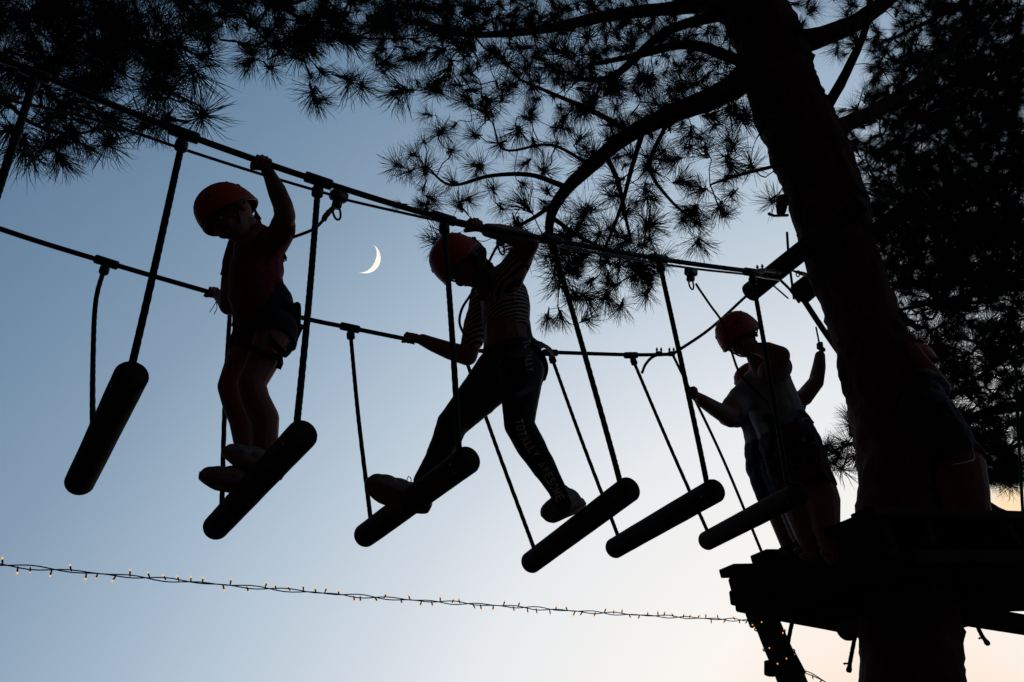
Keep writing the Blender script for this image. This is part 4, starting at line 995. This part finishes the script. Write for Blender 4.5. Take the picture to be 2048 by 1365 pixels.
# the shorter child behind
p4 = person('shorter child in black shorts behind the white tee, gripping the rope by the trunk')
bm = bmesh.new(); HC4 = K(1512, 770, -.12)
limbs(bm, [[(1515, 790, -.12, 24), (1520, 840, -.13, 36), (1528, 890, -.15, 34), (1532, 925, -.15, 38)],
    [(1535, 800, -.14, 20), (1575, 812, -.2, 18), (1608, 795, -.26, 17), (1632, 765, -.3, 15), (1638, 735, -.32, 13), (1640, 712, -.33, 10)],
    [(1500, 805, -.12, 20), (1462, 838, -.16, 18), (1452, 836, -.2, 16)],
    [(1530, 935, -.16, 34), (1548, 990, -.16, 28), (1565, 1040, -.16, 24), (1590, 1105, -.16, 22)], [(1560, 935, -.06, 32), (1578, 1000, -.06, 27), (1600, 1060, -.06, 24), (1620, 1110, -.06, 20)]])
head(bm, HC4, hf3, hu3, .95); cone(bm, HC4-hu3*.05, .04, K(1515, 800, -.12), .045)
hand(bm, K(1639, 693, -.35), K(1640, 705, -.34)-K(1638, 685, -.36), K(1642, 716, -.33), .0065, .95, 1, pd=RIGHT*.8-F*.4); ball(bm, K(1646, 700, -.33), .019)
link('body', remesh(bm, .006, 2, .4), SKIN, p4); face_parts(p4, HC4, hf3, hu3, .95); helmet(p4, HC4+hu3*.02, hf3, hu3, RED, .93)
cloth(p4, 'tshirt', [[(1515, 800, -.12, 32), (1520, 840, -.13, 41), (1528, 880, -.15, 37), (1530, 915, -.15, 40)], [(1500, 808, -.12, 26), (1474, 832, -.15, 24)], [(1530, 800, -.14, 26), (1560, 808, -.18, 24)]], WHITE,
    [(K(1528, 898, -.15), (K(1530, 940, -.15)-K(1527, 870, -.15)).normalized())])
cloth(p4, 'shorts', [[(1528, 905, -.15, 38), (1540, 945, -.14, 40)], [(1530, 935, -.16, 38), (1543, 985, -.16, 34)], [(1558, 935, -.06, 38), (1572, 985, -.06, 34)]], BLACK, [(K(1545, 1000, -.1), (K(1560, 1040, -.1)-K(1540, 960, -.1)).normalized())])
shoe(p4, K(1612, 1128, -.1), K(1560, 1112, -.14), Z, 1); shoe(p4, K(1640, 1122, -.02), K(1590, 1108, -.04), Z, 1)
settle(p4, K(1600, 1110, -.1))
p3_ = person('child in white tee and patterned shorts at the platform edge, elbow raised')
bm = bmesh.new()
limbs(bm, [[(1525, 735, .10, 24), (1540, 775, .08, 42), (1552, 825, .06, 46), (1575, 870, .05, 48)],
    [(1540, 745, .18, 24), (1556, 722, .24, 22), (1560, 712, .27, 20), (1535, 702, .24, 18), (1515, 698, .2, 13), (1502, 694, .18, 12)],
    [(1508, 765, .0, 24), (1480, 800, .02, 20), (1455, 832, .06, 19), (1430, 818, .12, 16), (1405, 802, .2, 13), (1392, 793, .22, 10)],
    [(1600, 885, .12, 40), (1625, 945, .12, 36), (1645, 1000, .12, 34), (1652, 1060, .12, 27), (1668, 1110, .12, 22)],
    [(1560, 885, .0, 38), (1575, 950, .0, 34), (1592, 1005, 0, 30), (1612, 1065, .02, 24), (1630, 1110, .02, 20)]])
head(bm, HC3, hf3, hu3, 1.04); cone(bm, HC3-hf3*.03-hu3*.06, .045, K(1520, 740, .1), .048)
hand(bm, K(1384, 788, .24), K(1392, 820, .24)-K(1376, 756, .24), K(1394, 795, .23), .010, .95, 1)
for k in range(5):
    s0 = K(1502, 694, .18)+UP*(.012*(k-2)); cone(bm, s0, .009, s0-RIGHT*.045+UP*.008*(k-2), .0075, 8)
link('body', remesh(bm, .0055, 2, .4), SKIN, p3_); face_parts(p3_, HC3, hf3, hu3, 1.04); helmet(p3_, HC3+hu3*.02-hf3*.004, hf3, hu3, ORANGE, 1.10)
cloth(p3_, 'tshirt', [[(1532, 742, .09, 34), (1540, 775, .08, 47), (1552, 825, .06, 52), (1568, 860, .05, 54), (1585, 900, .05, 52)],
    [(1545, 752, .14, 30), (1556, 735, .2, 28)], [(1515, 765, .02, 30), (1484, 798, .02, 27), (1468, 818, .04, 26)]], WHITE,
    [(K(1572, 868, .05), (K(1590, 920, .05)-K(1560, 830, .05)).normalized())])
cloth(p3_, 'patterned_shorts', [[(1572, 855, .05, 52), (1585, 890, .06, 54)], [(1598, 890, .12, 46), (1618, 945, .12, 42), (1632, 975, .12, 40)], [(1562, 890, .0, 44), (1578, 950, .0, 40), (1592, 990, 0, 37)]], PATT,
    [(K(1610, 985, .06), (K(1640, 1060, .06)-K(1605, 940, .06)).normalized()), (K(1572, 858, .05), (K(1550, 800, .05)-K(1575, 880, .05)).normalized())])
hn = thing('harness', 'x', 'x'); del hn['label'], hn['category']; hn.parent = p3_
strap(hn, [K(1525, 835, .20), K(1560, 842, .23), K(1600, 828, .2), K(1622, 850, .12)], .022, 'waist_belt')
strap(hn, [K(1540, 840, .22), K(1545, 880, .22), K(1535, 920, .17)], .014, 'leg_loop'); strap(hn, [K(1590, 835, .22), K(1600, 880, .22), K(1630, 860, .17)], .014, 'leg_loop')
bm = bmesh.new(); tube(bm, [K(1610, 812, .1), K(1600, 850, .12)], .008, 6); from_bm('gear_loop', bm, DARK, hn)
shoe(p3_, K(1700, 1128, .16), K(1640, 1112, .1), Z, 1); shoe(p3_, K(1652, 1130, .05), K(1600, 1118, 0), Z, 1)
bm = bmesh.new()
boxbm(bm, K(1622, 888, .27), RIGHT*.022+UP*.004, UP*.003, F*.001); from_bm('stitched_mark', bm, YEL, p3_)
settle(p3_, K(1640, 1110, .1))
trolley(1382, 543, 'steel pulley trolley above the platform children with a thin dark lanyard', [(1392, 568, .30), (1398, 578, .3), (1420, 610, .28), (1446, 648, .25), (1462, 700, .26), (1480, 748, .3), (1510, 780, .3), (1535, 805, .28)], .95, False)

p5 = person('person in black shirt half hidden right of the trunk, hand up on the tree')
bm = bmesh.new()
limbs(bm, [[(1845, 770, .22, 30), (1850, 830, .22, 50), (1878, 880, .22, 52), (1910, 925, .22, 46)],
    [(1850, 765, .24, 28), (1868, 772, .26, 25), (1880, 778, .27, 21), (1858, 745, .26, 18), (1838, 718, .25, 15), (1828, 700, .24, 13)],
    [(1925, 930, .25, 42), (1940, 985, .25, 36), (1955, 1045, .25, 26)], [(1880, 930, .15, 42), (1892, 985, .15, 36), (1905, 1045, .15, 26)]])
HC5 = K(1832, 735, .16); head(bm, HC5, -N*.7+LEFT*.7, Z, 1.05); cone(bm, HC5-Z*.06, .05, K(1845, 775, .2), .05)
c5 = K(1824, 686, .23)
for k in range(5): s0 = c5+RIGHT*(.012*(k-2)); cone(bm, K(1828, 700, .24), .012, s0, .009, 8); cone(bm, s0, .009, s0+UP*(.045-.006*abs(k-2))-RIGHT*.006, .0075, 8)
link('body', remesh(bm, .006, 2, .4), SKIN, p5); face_parts(p5, HC5, -N*.7+LEFT*.7, Z, 1.05); helmet(p5, HC5+Z*.03, -N*.7+LEFT*.7, Z, RED, 1.05)
cloth(p5, 'black_shirt', [[(1842, 775, .22, 36), (1850, 830, .22, 56), (1880, 880, .22, 60), (1905, 920, .22, 52)], [(1845, 775, .23, 34), (1862, 775, .25, 31)]], BLACK, [(K(1905, 915, .22), (K(1925, 950, .22)-K(1890, 890, .22)).normalized())])
cloth(p5, 'shorts', [[(1900, 900, .22, 50), (1915, 915, .22, 48)], [(1925, 920, .25, 45), (1930, 935, .25, 43)], [(1880, 920, .15, 46), (1884, 945, .15, 45)]], mat('dark red cloth', (.06, .01, .012), .9, .1, 20, .3), [(K(1920, 935, .2), (K(1930, 990, .2)-K(1915, 900, .2)).normalized())])
bm = bmesh.new(); tube(bm, smoothpath([K(1905, 930, .40), K(1935, 924, .42), K(1949, 917, .40), K(1944, 895, .38)], .01), .0035, 6); from_bm('trim', bm, TRIM, p5)
shoe(p5, K(1980, 1058, .28), K(1930, 1052, .2), Z, 1); shoe(p5, K(1930, 1060, .18), K(1880, 1050, .1), Z, 1)
settle(p5, K(1935, 1045, .2))

bpy.data.scenes.remove(WORK)
